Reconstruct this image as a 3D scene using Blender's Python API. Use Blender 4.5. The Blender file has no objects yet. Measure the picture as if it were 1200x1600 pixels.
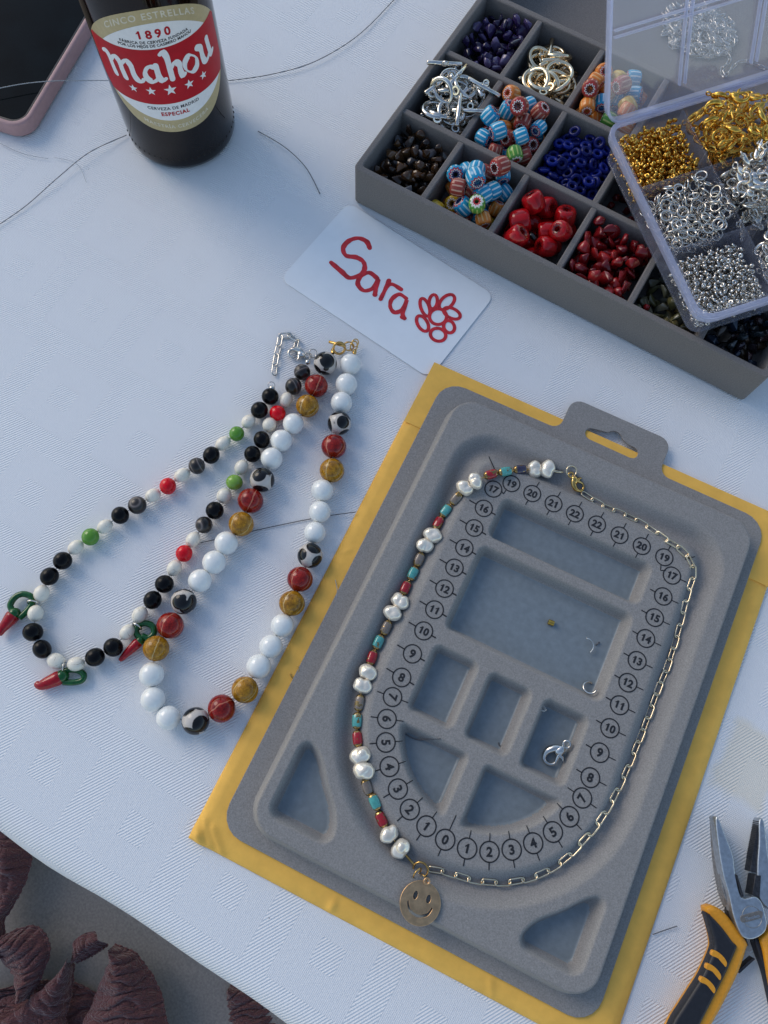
import bpy, bmesh, math, random
import numpy as np
from mathutils import Vector, Matrix, Euler, Quaternion

# ------------------------------------------------------------------ camera, sky, sun, exposure (all lengths below are in centimetres)
CM = 0.01
sc = bpy.context.scene
col = sc.collection
R_ = math.radians
PITCH, ROLL, FPX, HC = R_(17.1), R_(-6.2), 1211.0, 41.7
def _cam_axes(p, r):
    c, s = math.cos(p), math.sin(p)
    Rp = np.array([[1, 0, 0], [0, -c, -s], [0, s, -c]])
    c, s = math.cos(r), math.sin(r)
    return np.array([[c, s, 0], [-s, c, 0], [0, 0, 1]]) @ Rp      # rows: right, down, forward
CR = _cam_axes(PITCH, ROLL)
cd = bpy.data.cameras.new('camera'); cam = bpy.data.objects.new('camera', cd); col.objects.link(cam)
m3 = Matrix([[CR[0][i], -CR[1][i], -CR[2][i]] for i in range(3)])
cam.matrix_world = Matrix.Translation((0, 0, HC*CM)) @ m3.to_4x4()
cd.sensor_fit = 'HORIZONTAL'; cd.sensor_width = 36.0; cd.lens = 36.0*FPX/1200
cd.clip_start = 0.01; cd.clip_end = 100
sc.camera = cam
world = bpy.data.worlds.new('World'); sc.world = world; world.use_nodes = True
SUN_AZ, SUN_EL = R_(146), R_(33)          # direction towards the sun, measured from +X
wn = world.node_tree.nodes; wl = world.node_tree.links
sky = wn.new('ShaderNodeTexSky'); sky.sky_type = 'NISHITA'; sky.sun_disc = False; sky.ozone_density = 0.0; sky.air_density = 1.1; sky.dust_density = .6
sky.sun_elevation = SUN_EL; sky.sun_rotation = math.pi/2 - SUN_AZ
wl.new(sky.outputs[0], wn['Background'].inputs[0]); wn['Background'].inputs[1].default_value = 0.145
sd = bpy.data.lights.new('sun', 'SUN'); sun = bpy.data.objects.new('sun', sd); col.objects.link(sun)
sd.energy = 0.85; sd.angle = R_(30); sd.color = (1.0, 0.88, 0.74)
sdir = Vector((math.cos(SUN_AZ)*math.cos(SUN_EL), math.sin(SUN_AZ)*math.cos(SUN_EL), math.sin(SUN_EL)))
sun.rotation_euler = sdir.to_track_quat('Z', 'Y').to_euler()
sc.view_settings.view_transform = 'Standard'; sc.view_settings.look = 'None'
sc.view_settings.exposure = 0.31; sc.view_settings.gamma = 1.0
sc.render.engine = 'CYCLES'
try:
    sc.cycles.use_denoising = True
    sc.cycles.max_bounces = 10; sc.cycles.transparent_max_bounces = 24
    sc.cycles.caustics_reflective = False; sc.cycles.caustics_refractive = False
except Exception: pass

def at(x, y, z=0.0):
    """point of the place that the photograph shows at pixel (x, y) of 1200x1600, at height z above the cloth"""
    d = CR.T @ np.array([(x-600)/FPX, (y-800)/FPX, 1.0]); t = (z-HC)/d[2]
    return Vector((t*d[0], t*d[1], z))
rng = random.Random(7)

# ------------------------------------------------------------------ helpers
class MB:
    def __init__(s): s.v = []; s.f = []; s.m = []
    def add(s, vf, M=None, mi=0):
        v, f = vf[0], vf[1]; o = len(s.v)
        if M is not None: v = [M @ Vector(p) for p in v]
        s.v += [tuple(p) for p in v]; s.f += [tuple(i+o for i in q) for q in f]; s.m += [mi]*len(f)
        return s
def mesh_of(vf, mats, smooth=40, name='mesh', mi=None):
    me = bpy.data.meshes.new(name)
    me.from_pydata([(p[0]*CM, p[1]*CM, p[2]*CM) for p in vf[0]], [], vf[1])
    for m in (mats if isinstance(mats, (list, tuple)) else [mats]): me.materials.append(m)
    if mi is not None: me.polygons.foreach_set('material_index', mi)
    fin(me, smooth); return me
def fin(me, smooth):
    if smooth is None: return
    me.polygons.foreach_set('use_smooth', [True]*len(me.polygons))
    if smooth < 180: me.set_sharp_from_angle(angle=R_(smooth))
    me.update()
def mbmesh(mb, mats, smooth=40): return mesh_of((mb.v, mb.f), mats, smooth, mi=mb.m)
def obj(name, me, parent=None, loc=(0, 0, 0), rot=None, scale=None, label=None, cat=None, group=None, kind=None):
    o = bpy.data.objects.new(name, me); col.objects.link(o); o.parent = parent
    o.location = Vector(loc)*CM
    if rot is not None:
        if isinstance(rot, Quaternion): o.rotation_mode = 'QUATERNION'; o.rotation_quaternion = rot
        elif isinstance(rot, (int, float)): o.rotation_euler = (0, 0, rot)
        else: o.rotation_euler = rot
    if scale is not None: o.scale = scale if hasattr(scale, '__len__') else (scale,)*3
    if label: o['label'] = label
    if cat: o['category'] = cat
    if group: o['group'] = group
    if kind: o['kind'] = kind
    return o
def thing(name, label, cat, loc=(0, 0, 0), rot=None, group=None): return obj(name, None, None, loc, rot, None, label, cat, group)

def sphere(r=1, nu=20, nv=12, s=(1, 1, 1)):
    v = [(0, 0, r*s[2])]; f = []
    for i in range(1, nv):
        a = math.pi*i/nv
        for j in range(nu):
            b = 2*math.pi*j/nu
            v.append((r*s[0]*math.sin(a)*math.cos(b), r*s[1]*math.sin(a)*math.sin(b), r*s[2]*math.cos(a)))
    v.append((0, 0, -r*s[2])); n = len(v)-1
    for j in range(nu):
        f.append((0, 1+j, 1+(j+1) % nu))
        for i in range(nv-2):
            a, b = 1+i*nu, 1+(i+1)*nu
            f.append((a+j, b+j, b+(j+1) % nu, a+(j+1) % nu))
        f.append((1+(nv-2)*nu+(j+1) % nu, 1+(nv-2)*nu+j, n))
    return v, f
def lathe(prof, n=24, closed=False):
    v = []; f = []
    for (r, z) in prof:
        for j in range(n):
            b = 2*math.pi*j/n; v.append((r*math.cos(b), r*math.sin(b), z))
    k = len(prof); rows = k if closed else k-1
    for i in range(rows):
        a, b = i*n, ((i+1) % k)*n
        for j in range(n): f.append((a+j, a+(j+1) % n, b+(j+1) % n, b+j))
    if not closed:
        f.append(tuple(range(n-1, -1, -1))); f.append(tuple(range((k-1)*n, k*n)))
    return v, f
def tube(path, r, n=8, closed=False, flat=1.0, up=None):
    P = [Vector(p) for p in path]; k = len(P); v = []; f = []
    rr = r if hasattr(r, '__len__') else [r]*k
    nrm = None
    for i in range(k):
        if closed: t = P[(i+1) % k]-P[i-1]
        else: t = P[min(i+1, k-1)]-P[max(i-1, 0)]
        t.normalize()
        if nrm is None:
            nrm = t.cross(Vector(up) if up else (Vector((0, 0, 1)) if abs(t.z) < .9 else Vector((1, 0, 0)))).normalized()
        else:
            nrm = (nrm - t*nrm.dot(t)).normalized()
        b = t.cross(nrm)
        for j in range(n):
            a = 2*math.pi*j/n
            v.append(tuple(P[i] + nrm*(rr[i]*math.cos(a)) + b*(rr[i]*flat*math.sin(a))))
    for i in range(k if closed else k-1):
        a, b = i*n, ((i+1) % k)*n
        for j in range(n): f.append((a+j, a+(j+1) % n, b+(j+1) % n, b+j))
    if not closed: f.append(tuple(range(n-1, -1, -1))); f.append(tuple(range((k-1)*n, k*n)))
    return v, f
def circ(r, n=24, c=(0, 0), a0=0, a1=2*math.pi, ry=None, end=False):
    ry = r if ry is None else ry
    return [(c[0]+r*math.cos(a0+(a1-a0)*i/(n-1 if end else n)), c[1]+ry*math.sin(a0+(a1-a0)*i/(n-1 if end else n))) for i in range(n)]
def torus(R, r, nu=24, nv=8): return tube([(x, y, 0) for x, y in circ(R, nu)], r, nv, True, up=(0, 0, 1))
def spline(pts, per=6, closed=False):
    P = [Vector(p) if len(p) == 3 else Vector((p[0], p[1], 0)) for p in pts]; k = len(P); out = []
    for i in range(k if closed else k-1):
        if closed: a, b, c, d = P[i-1], P[i], P[(i+1) % k], P[(i+2) % k]
        else: a, b, c, d = P[max(i-1, 0)], P[i], P[i+1], P[min(i+2, k-1)]
        for j in range(per):
            t = j/per
            out.append(.5*((2*b)+(c-a)*t+(2*a-5*b+4*c-d)*t*t+(3*b-a-3*c+d)*t**3))
    if not closed: out.append(P[-1])
    return out
def resample(path, step):
    P = [Vector(p) for p in path]; out = [P[0].copy()]; acc = 0
    for a, b in zip(P, P[1:]):
        L = (b-a).length; pos = step-acc
        while pos <= L: out.append(a.lerp(b, pos/L)); pos += step
        acc = L-(pos-step)
    return out
def rrect(x0, x1, y0, y1, r, n=7):
    p = []
    for cx, cy, a in ((x1-r, y1-r, 0), (x0+r, y1-r, 90), (x0+r, y0+r, 180), (x1-r, y0+r, 270)):
        for i in range(n):
            t = R_(a+90*i/(n-1)); p.append((cx+r*math.cos(t), cy+r*math.sin(t)))
    return p
def prism(loops, z0, z1, mats, bevel=0.0, smooth=35, res=2):
    """flat outline(s), extra loops are holes, extruded from z0 to z1 with rounded edges"""
    cu = bpy.data.curves.new('outline', 'CURVE'); cu.dimensions = '2D'; cu.fill_mode = 'BOTH'
    cu.extrude = max((z1-z0)/2-bevel, 1e-4)*CM; cu.bevel_depth = bevel*CM; cu.bevel_resolution = res
    if bevel: cu.offset = -bevel*CM
    for lp in loops:
        s = cu.splines.new('POLY'); s.points.add(len(lp)-1); s.use_cyclic_u = True
        for q, p in zip(s.points, lp): q.co = (p[0]*CM, p[1]*CM, 0, 1)
    o = bpy.data.objects.new('outline', cu); me = bpy.data.meshes.new_from_object(o)
    bpy.data.objects.remove(o); bpy.data.curves.remove(cu)
    me.transform(Matrix.Translation((0, 0, (z0+z1)/2*CM)))
    me.materials.clear()
    for m in (mats if isinstance(mats, (list, tuple)) else [mats]): me.materials.append(m)
    fin(me, smooth); return me
_gl = {}
def glyphs(txt, size, bold=0.0, spacing=1.0, shear=0.0):
    """vertices and faces (cm) of a word in the built-in typeface, centred on the origin"""
    key = (txt, size, bold, spacing, shear)
    if key in _gl: return _gl[key]
    cu = bpy.data.curves.new('text', 'FONT'); cu.body = txt; cu.size = size; cu.align_x = 'CENTER'; cu.align_y = 'CENTER'
    cu.offset = bold; cu.space_character = spacing; cu.shear = shear; cu.resolution_u = 3
    o = bpy.data.objects.new('text', cu); me = bpy.data.meshes.new_from_object(o)
    v = [tuple(p.co) for p in me.vertices]; f = [tuple(p.vertices) for p in me.polygons]
    bpy.data.objects.remove(o); bpy.data.curves.remove(cu); bpy.data.meshes.remove(me)
    if v:
        cy = (min(p[1] for p in v)+max(p[1] for p in v))/2; cx = (min(p[0] for p in v)+max(p[0] for p in v))/2
        v = [(p[0]-cx, p[1]-cy, 0) for p in v]
    _gl[key] = (v, f); return _gl[key]
def digits(txt, size, bold):
    adv = size*.52; mb = MB(); n = len(txt)
    for i, c in enumerate(txt):
        x = (i-(n-1)/2)*adv
        if c == '1':
            w = size*.052+bold; h = size*.36
            mb.add(([(-w, -h, 0), (w, -h, 0), (w, h, 0), (-w*.6, h, 0), (-w*1.2, h-size*.09, 0), (-w-size*.13, h-size*.19, 0), (-w-size*.13, h-size*.29, 0), (-w, h-size*.21, 0)], [(0, 1, 2, 3, 4, 7), (4, 5, 6, 7)]), Matrix.Translation((x+size*.03, 0, 0)))
        else: mb.add(glyphs(c, size, bold), Matrix.Translation((x, 0, 0)))
    return mb.v, mb.f
def ribbon(path, w, z=0.0, nib=None, closed=False):
    """flat pen stroke with round ends; nib = angle of a broad nib (width then follows the direction)"""
    P = [Vector((p[0], p[1])) for p in path]; k = len(P); v = []; f = []
    for i in range(k):
        if closed: t = P[(i+1) % k]-P[i-1]
        else: t = P[min(i+1, k-1)]-P[max(i-1, 0)]
        t.normalize(); n = Vector((-t.y, t.x)); ww = w[i] if hasattr(w, '__len__') else w
        if nib is not None:
            a = math.atan2(t.y, t.x); ww = w*max(.30, abs(math.sin(a-nib)))
        zi = z+.012*i/k
        v += [(P[i].x+n.x*ww/2, P[i].y+n.y*ww/2, zi), (P[i].x-n.x*ww/2, P[i].y-n.y*ww/2, zi)]
    for i in range(k if closed else k-1):
        j = (i+1) % k; f.append((2*i+1, 2*j+1, 2*j, 2*i))
    if not closed and nib is None:
        for e, s in ((0, 1), (k-1, -1)):
            a = Vector(v[2*e][:2]); b = Vector(v[2*e+1][:2]); c = (a+b)/2; r = (a-b)/2
            o = len(v); m = 6
            for q in range(1, m):
                an = math.pi*q/m*s; v.append((c.x+r.x*math.cos(an)-r.y*math.sin(an), c.y+r.x*math.sin(an)+r.y*math.cos(an), v[2*e][2]))
            loop = [2*e]+list(range(o, o+m-1))+[2*e+1]
            f.append(tuple(loop if s > 0 else loop[::-1]))
    return v, f
def orient(d, spin=0.0):
    return Vector(d).to_track_quat('Z', 'Y') @ Quaternion((0, 0, 1), spin)
def rquat(r=rng):
    return Euler((r.uniform(0, 6.28), r.uniform(0, 6.28), r.uniform(0, 6.28))).to_quaternion()

# ------------------------------------------------------------------ materials
class NT:
    def __init__(s, name):
        s.mat = bpy.data.materials.new(name); s.mat.use_nodes = True; s.t = s.mat.node_tree
        s.b = s.t.nodes['Principled BSDF']; s.out = s.t.nodes['Material Output']
    def n(s, ty, **kw):
        nd = s.t.nodes.new('ShaderNode'+ty)
        for k, v in kw.items():
            if k.startswith('i_'): s.set(nd, k[2:], v)
            else: setattr(nd, k, v)
        return nd
    def set(s, nd, k, v):
        k = int(k) if k.isdigit() else k
        i = nd.inputs[k]
        if isinstance(v, bpy.types.NodeSocket): s.t.links.new(v, i)
        else: i.default_value = v
    def link(s, a, b): s.t.links.new(a, b)
    def math(s, op, a, b=None, c=None):
        nd = s.n('Math', operation=op)
        for i, v in enumerate((a, b, c)):
            if v is not None: s.set(nd, str(i), v)
        return nd.outputs[0]
    def obj(s): return s.n('TexCoord').outputs['Object']
    def objcm(s, off=False):
        m = s.n('VectorMath', operation='SCALE'); s.link(s.obj(), m.inputs[0]); m.inputs['Scale'].default_value = 100
        v = m.outputs[0]
        if off:
            r = s.n('ObjectInfo').outputs['Random']; a = s.n('VectorMath', operation='ADD'); sca = s.math('MULTIPLY', r, 97.0)
            s.link(v, a.inputs[0]); s.link(sca, a.inputs[1]); v = a.outputs[0]
        return v
    def noise(s, vec, scale, detail=3, rough=.55):
        nd = s.n('TexNoise'); s.link(vec, nd.inputs['Vector']); nd.inputs['Scale'].default_value = scale
        nd.inputs['Detail'].default_value = detail; nd.inputs['Roughness'].default_value = rough; return nd.outputs['Fac']
    def ramp(s, fac, stops, interp='LINEAR'):
        nd = s.n('ValToRGB'); cr = nd.color_ramp; cr.interpolation = interp
        while len(cr.elements) < len(stops): cr.elements.new(.5)
        for e, (p, c) in zip(cr.elements, stops): e.position = p; e.color = (*c, 1) if len(c) == 3 else c
        s.link(fac, nd.inputs[0]); return nd.outputs[0]
    def mix(s, fac, a, b):
        nd = s.n('Mix', data_type='RGBA')
        for k, v in ((0, fac), (6, a), (7, b)):
            if isinstance(v, bpy.types.NodeSocket): s.link(v, nd.inputs[k])
            else: nd.inputs[k].default_value = v if k == 0 else ((*v, 1) if len(v) == 3 else v)
        return nd.outputs[2]
    def bump(s, h, strength=.3, dist=.01):
        nd = s.n('Bump'); nd.inputs['Strength'].default_value = strength; nd.inputs['Distance'].default_value = dist*CM
        s.link(h, nd.inputs['Height']); s.link(nd.outputs[0], s.b.inputs['Normal'])
    def p(s, **kw):
        names = dict(color='Base Color', rough='Roughness', metal='Metallic', spec='Specular IOR Level', coat='Coat Weight', coatr='Coat Roughness',
                     sheen='Sheen Weight', trans='Transmission Weight', ior='IOR', sss='Subsurface Weight', alpha='Alpha')
        for k, v in kw.items():
            i = s.b.inputs[names[k]]
            if isinstance(v, bpy.types.NodeSocket): s.link(v, i)
            else: i.default_value = (*v, 1) if hasattr(v, '__len__') else v
        return s.mat
def plain(name, c, rough=.5, metal=0., var=.12, scale=6., bump=0., bscale=40., bdist=.01, **kw):
    t = NT(name); vec = t.objcm(True)
    n = t.noise(vec, scale); lo = tuple(x*(1-var) for x in c); hi = tuple(min(1, x*(1+var)) for x in c)
    r = t.math('ADD', t.math('MULTIPLY', t.noise(vec, scale*2.3), .16*rough), rough*.92)
    m = t.p(color=t.ramp(n, [(.3, lo), (.7, hi)]), rough=r, metal=metal, **kw)
    if bump: t.bump(t.noise(vec, bscale), bump, bdist)
    return m

def cloth_mat():
    t = NT('damask_cloth'); vec = t.objcm()
    sx = t.n('SeparateXYZ'); t.link(vec, sx.inputs[0]); u, v = sx.outputs[0], sx.outputs[1]
    P = 5.6
    def cell(x, off=0.0): return t.math('FRACT', t.math('ADD', t.math('DIVIDE', x, P), off))
    row = t.math('FLOOR', t.math('DIVIDE', v, P)); fu = t.math('FRACT', t.math('ADD', t.math('DIVIDE', u, P), t.math('MULTIPLY', row, .37)))
    fv = cell(v)
    band = t.math('MAXIMUM', t.math('LESS_THAN', fu, .25), t.math('LESS_THAN', fv, .23))
    du = t.math('ABSOLUTE', t.math('SUBTRACT', fu, .63)); dv = t.math('ABSOLUTE', t.math('SUBTRACT', fv, .61))
    sq = t.math('LESS_THAN', t.math('MAXIMUM', du, dv), .12)
    mask = t.math('MAXIMUM', band, sq)
    tw = t.math('SINE', t.math('MULTIPLY', t.math('ADD', t.math('MULTIPLY', u, -.85), t.math('MULTIPLY', v, .53)), 2*math.pi/.135))
    g1 = t.math('SINE', t.math('MULTIPLY', u, 2*math.pi/.085)); g2 = t.math('SINE', t.math('MULTIPLY', v, 2*math.pi/.085))
    pl = t.math('MULTIPLY', t.math('ADD', g1, g2), .28)
    wv = t.n('Mix', data_type='FLOAT'); t.link(mask, wv.inputs[0]); t.link(pl, wv.inputs[2]); t.link(tw, wv.inputs[3])
    n = t.noise(vec, .35, 4); n2 = t.noise(vec, 9, 2)
    h = t.math('ADD', t.math('MULTIPLY', wv.outputs[0], .8), t.math('ADD', t.math('MULTIPLY', mask, .25), t.math('MULTIPLY', n2, 1.2)))
    c = t.mix(mask, (.80, .805, .81), (.835, .84, .842))
    c = t.mix(t.math('MULTIPLY', n, .5), c, (.77, .78, .79))
    c = t.mix(t.math('MULTIPLY', t.math('LESS_THAN', wv.outputs[0], -.25), .22), c, (.735, .745, .765))     # shade in the gaps between threads, put into the colour
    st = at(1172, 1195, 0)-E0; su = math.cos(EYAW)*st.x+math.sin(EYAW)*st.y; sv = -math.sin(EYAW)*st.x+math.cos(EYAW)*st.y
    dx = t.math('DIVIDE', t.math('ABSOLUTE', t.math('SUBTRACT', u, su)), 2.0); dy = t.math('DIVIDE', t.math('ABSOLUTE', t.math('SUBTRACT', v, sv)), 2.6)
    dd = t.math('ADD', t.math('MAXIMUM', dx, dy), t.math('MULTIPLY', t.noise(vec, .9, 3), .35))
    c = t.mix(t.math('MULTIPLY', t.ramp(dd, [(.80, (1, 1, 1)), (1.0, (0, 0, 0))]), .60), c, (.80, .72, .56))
    # small stains and specks of lint
    sp = t.n('TexVoronoi'); t.link(vec, sp.inputs['Vector']); sp.inputs['Scale'].default_value = .33
    spk = t.math('LESS_THAN', sp.outputs['Distance'], .011)
    c = t.mix(spk, c, (.25, .25, .27))
    t.p(color=c, rough=.82, sheen=.15, spec=.25); t.bump(h, .9, .015); return t.mat
def flock(name, c, grain=60):
    t = NT(name); vec = t.objcm(); n = t.noise(vec, grain, 3, .7); n2 = t.noise(vec, .8, 4); n3 = t.noise(vec, 14, 2)
    cc = t.ramp(n, [(.30, tuple(x*.70 for x in c)), (.70, tuple(x*1.28 for x in c))])
    cc = t.mix(t.math('MULTIPLY', n2, .35), cc, tuple(x*1.15 for x in c))
    t.p(color=cc, rough=1.0, spec=.05, sheen=.10); t.b.inputs['Sheen Roughness'].default_value = .5
    t.bump(t.math('ADD', n, t.math('MULTIPLY', n3, .6)), .6, .03); return t.mat
def metal(name, c, rough=.22, tarn=None):
    t = NT(name); vec = t.objcm(True); n = t.noise(vec, 3, 4)
    cc = t.ramp(n, [(.35, tarn or tuple(x*.8 for x in c)), (.65, c)])
    t.p(color=cc, metal=1.0, rough=t.math('ADD', t.math('MULTIPLY', t.noise(vec, 7), .15), rough-.06)); return t.mat
def rampobj(name, stops, rough=.25, interp='LINEAR', var=.25, **kw):
    t = NT(name); r = t.n('ObjectInfo').outputs['Random']; base = t.ramp(r, stops, interp)
    n = t.noise(t.objcm(True), 3.5, 4)
    c = t.mix(t.math('MULTIPLY', n, var*2), base, (.01, .008, .008))
    t.p(color=c, rough=rough, **kw); return t.mat

E0 = at(200, 1435, 0); EYAW = R_(-24.8)
M = {}
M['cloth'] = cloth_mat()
M['flock_box'] = flock('grey_flocking', (.195, .178, .166), 14)
M['flock_board'] = flock('blue_grey_flocking', (.275, .262, .248), 15)
M['well'] = plain('bare_blue_grey_plastic', (.20, .235, .255), .36, var=.10, scale=2.5, bump=.35, bscale=14, bdist=.02, spec=.45)
M['ink'] = plain('black_print', (.012, .012, .014), .6)
M['manila'] = plain('manila_paper', (.89, .495, .085), .75, var=.07, scale=1.2, bump=.25, bscale=18, bdist=.02)
M['card'] = plain('white_card', (.86, .88, .89), .5, var=.02, scale=1)
M['marker'] = plain('red_marker', (.62, .030, .042), .5, var=.30, scale=2.2, spec=.25)
M['silver'] = metal('silver', (.80, .76, .70), .14, (.56, .53, .48))
M['gold'] = metal('gold', (.80, .52, .18), .16, (.52, .30, .08))
M['pale_gold'] = metal('pale_gold', (.95, .80, .56), .17, (.78, .62, .40))
M['bright_gold'] = metal('bright_gold', (.95, .60, .13), .14, (.60, .32, .05))
M['brass'] = metal('antique_brass', (.80, .50, .26), .36, (.58, .36, .19))
M['white_glass'] = plain('milky_white_glass', (.83, .83, .79), .09, var=.04, spec=.6)
M['black_stone'] = plain('matte_black_stone', (.004, .004, .005), .24, var=.3, spec=.16)
M['red_glass'] = plain('red_glass', (.66, .002, .010), .06, var=.25, spec=.35)
M['green_glass'] = rampobj('green_glass', [(0, (.07, .24, .02)), (.6, (.12, .33, .03)), (1, (.24, .45, .06))], .08, var=.12)
M['howlite'] = None
def howlite():
    t = NT('white_howlite'); vec = t.objcm(True)
    w = t.n('TexVoronoi', feature='DISTANCE_TO_EDGE'); t.link(vec, w.inputs['Vector']); w.inputs['Scale'].default_value = 1.8
    d = t.math('ADD', w.outputs['Distance'], t.math('MULTIPLY', t.noise(vec, 4), .10))
    t.p(color=t.ramp(d, [(.040, (.50, .42, .32)), (.062, (.83, .77, .64)), (1, (.88, .82, .69))]), rough=.32); return t.mat
M['howlite'] = howlite()
def banded():
    t = NT('banded_agate'); vec = t.objcm(True); w = t.n('TexWave', wave_type='BANDS'); t.link(vec, w.inputs['Vector'])
    w.inputs['Scale'].default_value = .42; w.inputs['Distortion'].default_value = 1.2; w.inputs['Detail'].default_value = 1
    t.p(color=t.ramp(w.outputs['Fac'], [(.35, (.014, .011, .010)), (.62, (.05, .038, .032)), (.80, (.20, .165, .15)), (.92, (.03, .024, .022))]), rough=.28); return t.mat
M['banded'] = banded()
def dzi():
    t = NT('giraffe_agate'); vec = t.objcm(True); w = t.n('TexVoronoi', feature='F1'); t.link(vec, w.inputs['Vector'])
    w.inputs['Scale'].default_value = 1.25; w.inputs['Randomness'].default_value = .55
    d = t.math('ADD', w.outputs['Distance'], t.math('MULTIPLY', t.noise(vec, 6), .05))
    t.p(color=t.ramp(d, [(.56, (.010, .010, .011)), (.60, (.52, .47, .42)), (1, (.62, .57, .52))]), rough=.10, spec=.35); return t.mat
M['dzi'] = dzi()
def ceramic(name, c, dark, pale):
    t = NT(name); vec = t.objcm(True); sx = t.n('SeparateXYZ'); t.link(t.objcm(), sx.inputs[0])
    a = t.math('ARCTAN2', sx.outputs[1], sx.outputs[0]); r = t.n('ObjectInfo').outputs['Random']
    st = t.math('ABSOLUTE', t.math('SINE', t.math('ADD', t.math('MULTIPLY', a, 2.0), t.math('MULTIPLY', t.noise(vec, 2.5), .7))))
    w = t.n('TexVoronoi', feature='DISTANCE_TO_EDGE'); t.link(vec, w.inputs['Vector']); w.inputs['Scale'].default_value = 5.5
    n = t.noise(vec, 3, 5, .7)
    c1 = t.ramp(n, [(.38, dark), (.58, c)])
    c1 = t.mix(t.math('MULTIPLY', t.math('LESS_THAN', w.outputs['Distance'], .035), t.math('GREATER_THAN', n, .52)), c1, dark)
    c1 = t.mix(t.math('MULTIPLY', t.math('LESS_THAN', st, .09), .65), c1, pale)
    t.p(color=c1, rough=.12, spec=.38); return t.mat
M['ceramic_red'] = ceramic('red_ceramic', (.34, .016, .009), (.13, .005, .004), (.60, .24, .14))
M['ceramic_mustard'] = ceramic('mustard_ceramic', (.48, .225, .014), (.20, .09, .007), (.62, .48, .22))
def pearl():
    t = NT('pearl'); vec = t.objcm(True); n = t.noise(vec, 2, 3)
    lw = t.n('LayerWeight'); lw.inputs[0].default_value = .45
    c = t.ramp(n, [(.3, (.80, .71, .58)), (.7, (.93, .85, .72))])
    t.p(color=c, rough=.20, metal=.38, spec=.6, coat=.3, coatr=.05); return t.mat
M['pearl'] = pearl()
def tile(name, c):
    t = NT(name); v = t.objcm(); sx = t.n('SeparateXYZ'); t.link(v, sx.inputs[0]); n = t.noise(t.objcm(True), 7, 3)
    e = t.math('ADD', t.math('ABSOLUTE', sx.outputs[2]), t.math('MULTIPLY', n, .13))
    f = t.math('GREATER_THAN', e, .335)
    gp = t.math('GREATER_THAN', t.noise(t.objcm(True), 3.2, 3), .615)
    f2 = t.math('MAXIMUM', f, gp)
    cc = t.mix(f2, t.ramp(n, [(.3, tuple(x*.7 for x in c)), (.7, c)]), t.mix(t.noise(v, 9, 2), (.10, .055, .022), (.65, .42, .14)))
    t.p(color=cc, rough=.16, metal=t.math('MULTIPLY', f2, .85), coat=.4); return t.mat
M['tile_red'] = tile('red_tile_bead', (.42, .012, .02)); M['tile_turq'] = tile('turquoise_tile_bead', (.10, .42, .38))
M['tile_grey'] = tile('smoky_tile_bead', (.27, .215, .17)); M['tile_purple'] = tile('dark_violet_tile_bead', (.05, .04, .085))
def clear_plastic(name, k):
    t = NT(name); t.t.nodes.remove(t.b)
    vec = t.objcm(); n = t.noise(vec, .6, 3)
    tr = t.n('BsdfTransparent'); tr.inputs[0].default_value = (.975, .978, .992, 1)
    df = t.n('BsdfTranslucent'); df.inputs[0].default_value = (.74, .79, 1.0, 1)
    d2 = t.n('BsdfDiffuse'); d2.inputs[0].default_value = (.74, .79, 1.0, 1)
    gl = t.n('BsdfGlossy'); gl.inputs['Roughness'].default_value = .07
    a1 = t.n('MixShader'); a1.inputs[0].default_value = .5; t.link(df.outputs[0], a1.inputs[1]); t.link(d2.outputs[0], a1.inputs[2])
    a2 = t.n('MixShader'); t.link(t.math('ADD', t.math('MULTIPLY', n, .06), k), a2.inputs[0]); t.link(tr.outputs[0], a2.inputs[1]); t.link(a1.outputs[0], a2.inputs[2])
    lw = t.n('LayerWeight'); lw.inputs[0].default_value = .5
    fr = t.math('ADD', t.math('MULTIPLY', t.math('POWER', lw.outputs['Facing'], 4.0), .45), .03)
    a3 = t.n('MixShader'); t.link(fr, a3.inputs[0]); t.link(a2.outputs[0], a3.inputs[1]); t.link(gl.outputs[0], a3.inputs[2])
    t.link(a3.outputs[0], t.out.inputs[0]); return t.mat
M['plastic'] = clear_plastic('clear_plastic', .05); M['plastic_lid'] = clear_plastic('clear_lid_plastic', .10); M['plastic_edge'] = clear_plastic('thick_clear_plastic', .34)
def brown_glass():
    t = NT('brown_bottle_glass'); t.p(color=(.006, .0026, .0014), rough=.05, spec=.36); return t.mat
M['bottle'] = brown_glass()
M['lab_gold'] = plain('gold_label_paper', (.50, .41, .22), .42, var=.06, scale=5, metal=.25)
M['lab_red'] = plain('red_label_paper', (.44, .006, .014), .45, var=.08, scale=1.5, spec=.25)
M['lab_white'] = plain('white_label_paper', (.78, .78, .78), .5, var=.03)
M['lab_black'] = plain('black_label_ink', (.015, .014, .016), .5)
M['lab_cream'] = plain('pale_gold_ink', (.66, .61, .48), .45)
M['screen'] = plain('phone_glass', (.002, .004, .005), .10, var=.5, scale=.5, spec=.07)
M['bezel'] = plain('phone_bezel', (.012, .012, .013), .3)
M['case'] = plain('pink_phone_case', (.42, .25, .25), .55, var=.05, scale=3)
M['thread'] = plain('dark_thread', (.10, .10, .11), .4)
M['nylon'] = plain('nylon_line', (.34, .36, .38), .25)
M['steel'] = plain('brushed_steel', (.46, .49, .52), .38, metal=.9, var=.15, scale=5, bump=.25, bscale=30)
M['dark_steel'] = plain('dark_steel', (.055, .055, .06), .45, metal=.7, var=.4, scale=8, bump=.4, bscale=25)
M['worn_steel'] = plain('worn_steel', (.30, .29, .28), .42, metal=.8, var=.4, scale=9, bump=.4, bscale=30)
M['rubber'] = plain('black_rubber', (.012, .012, .016), .5, var=.2, bump=.2, bscale=30)
M['orange'] = plain('orange_plastic', (.72, .30, .015), .42, var=.08)
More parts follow.
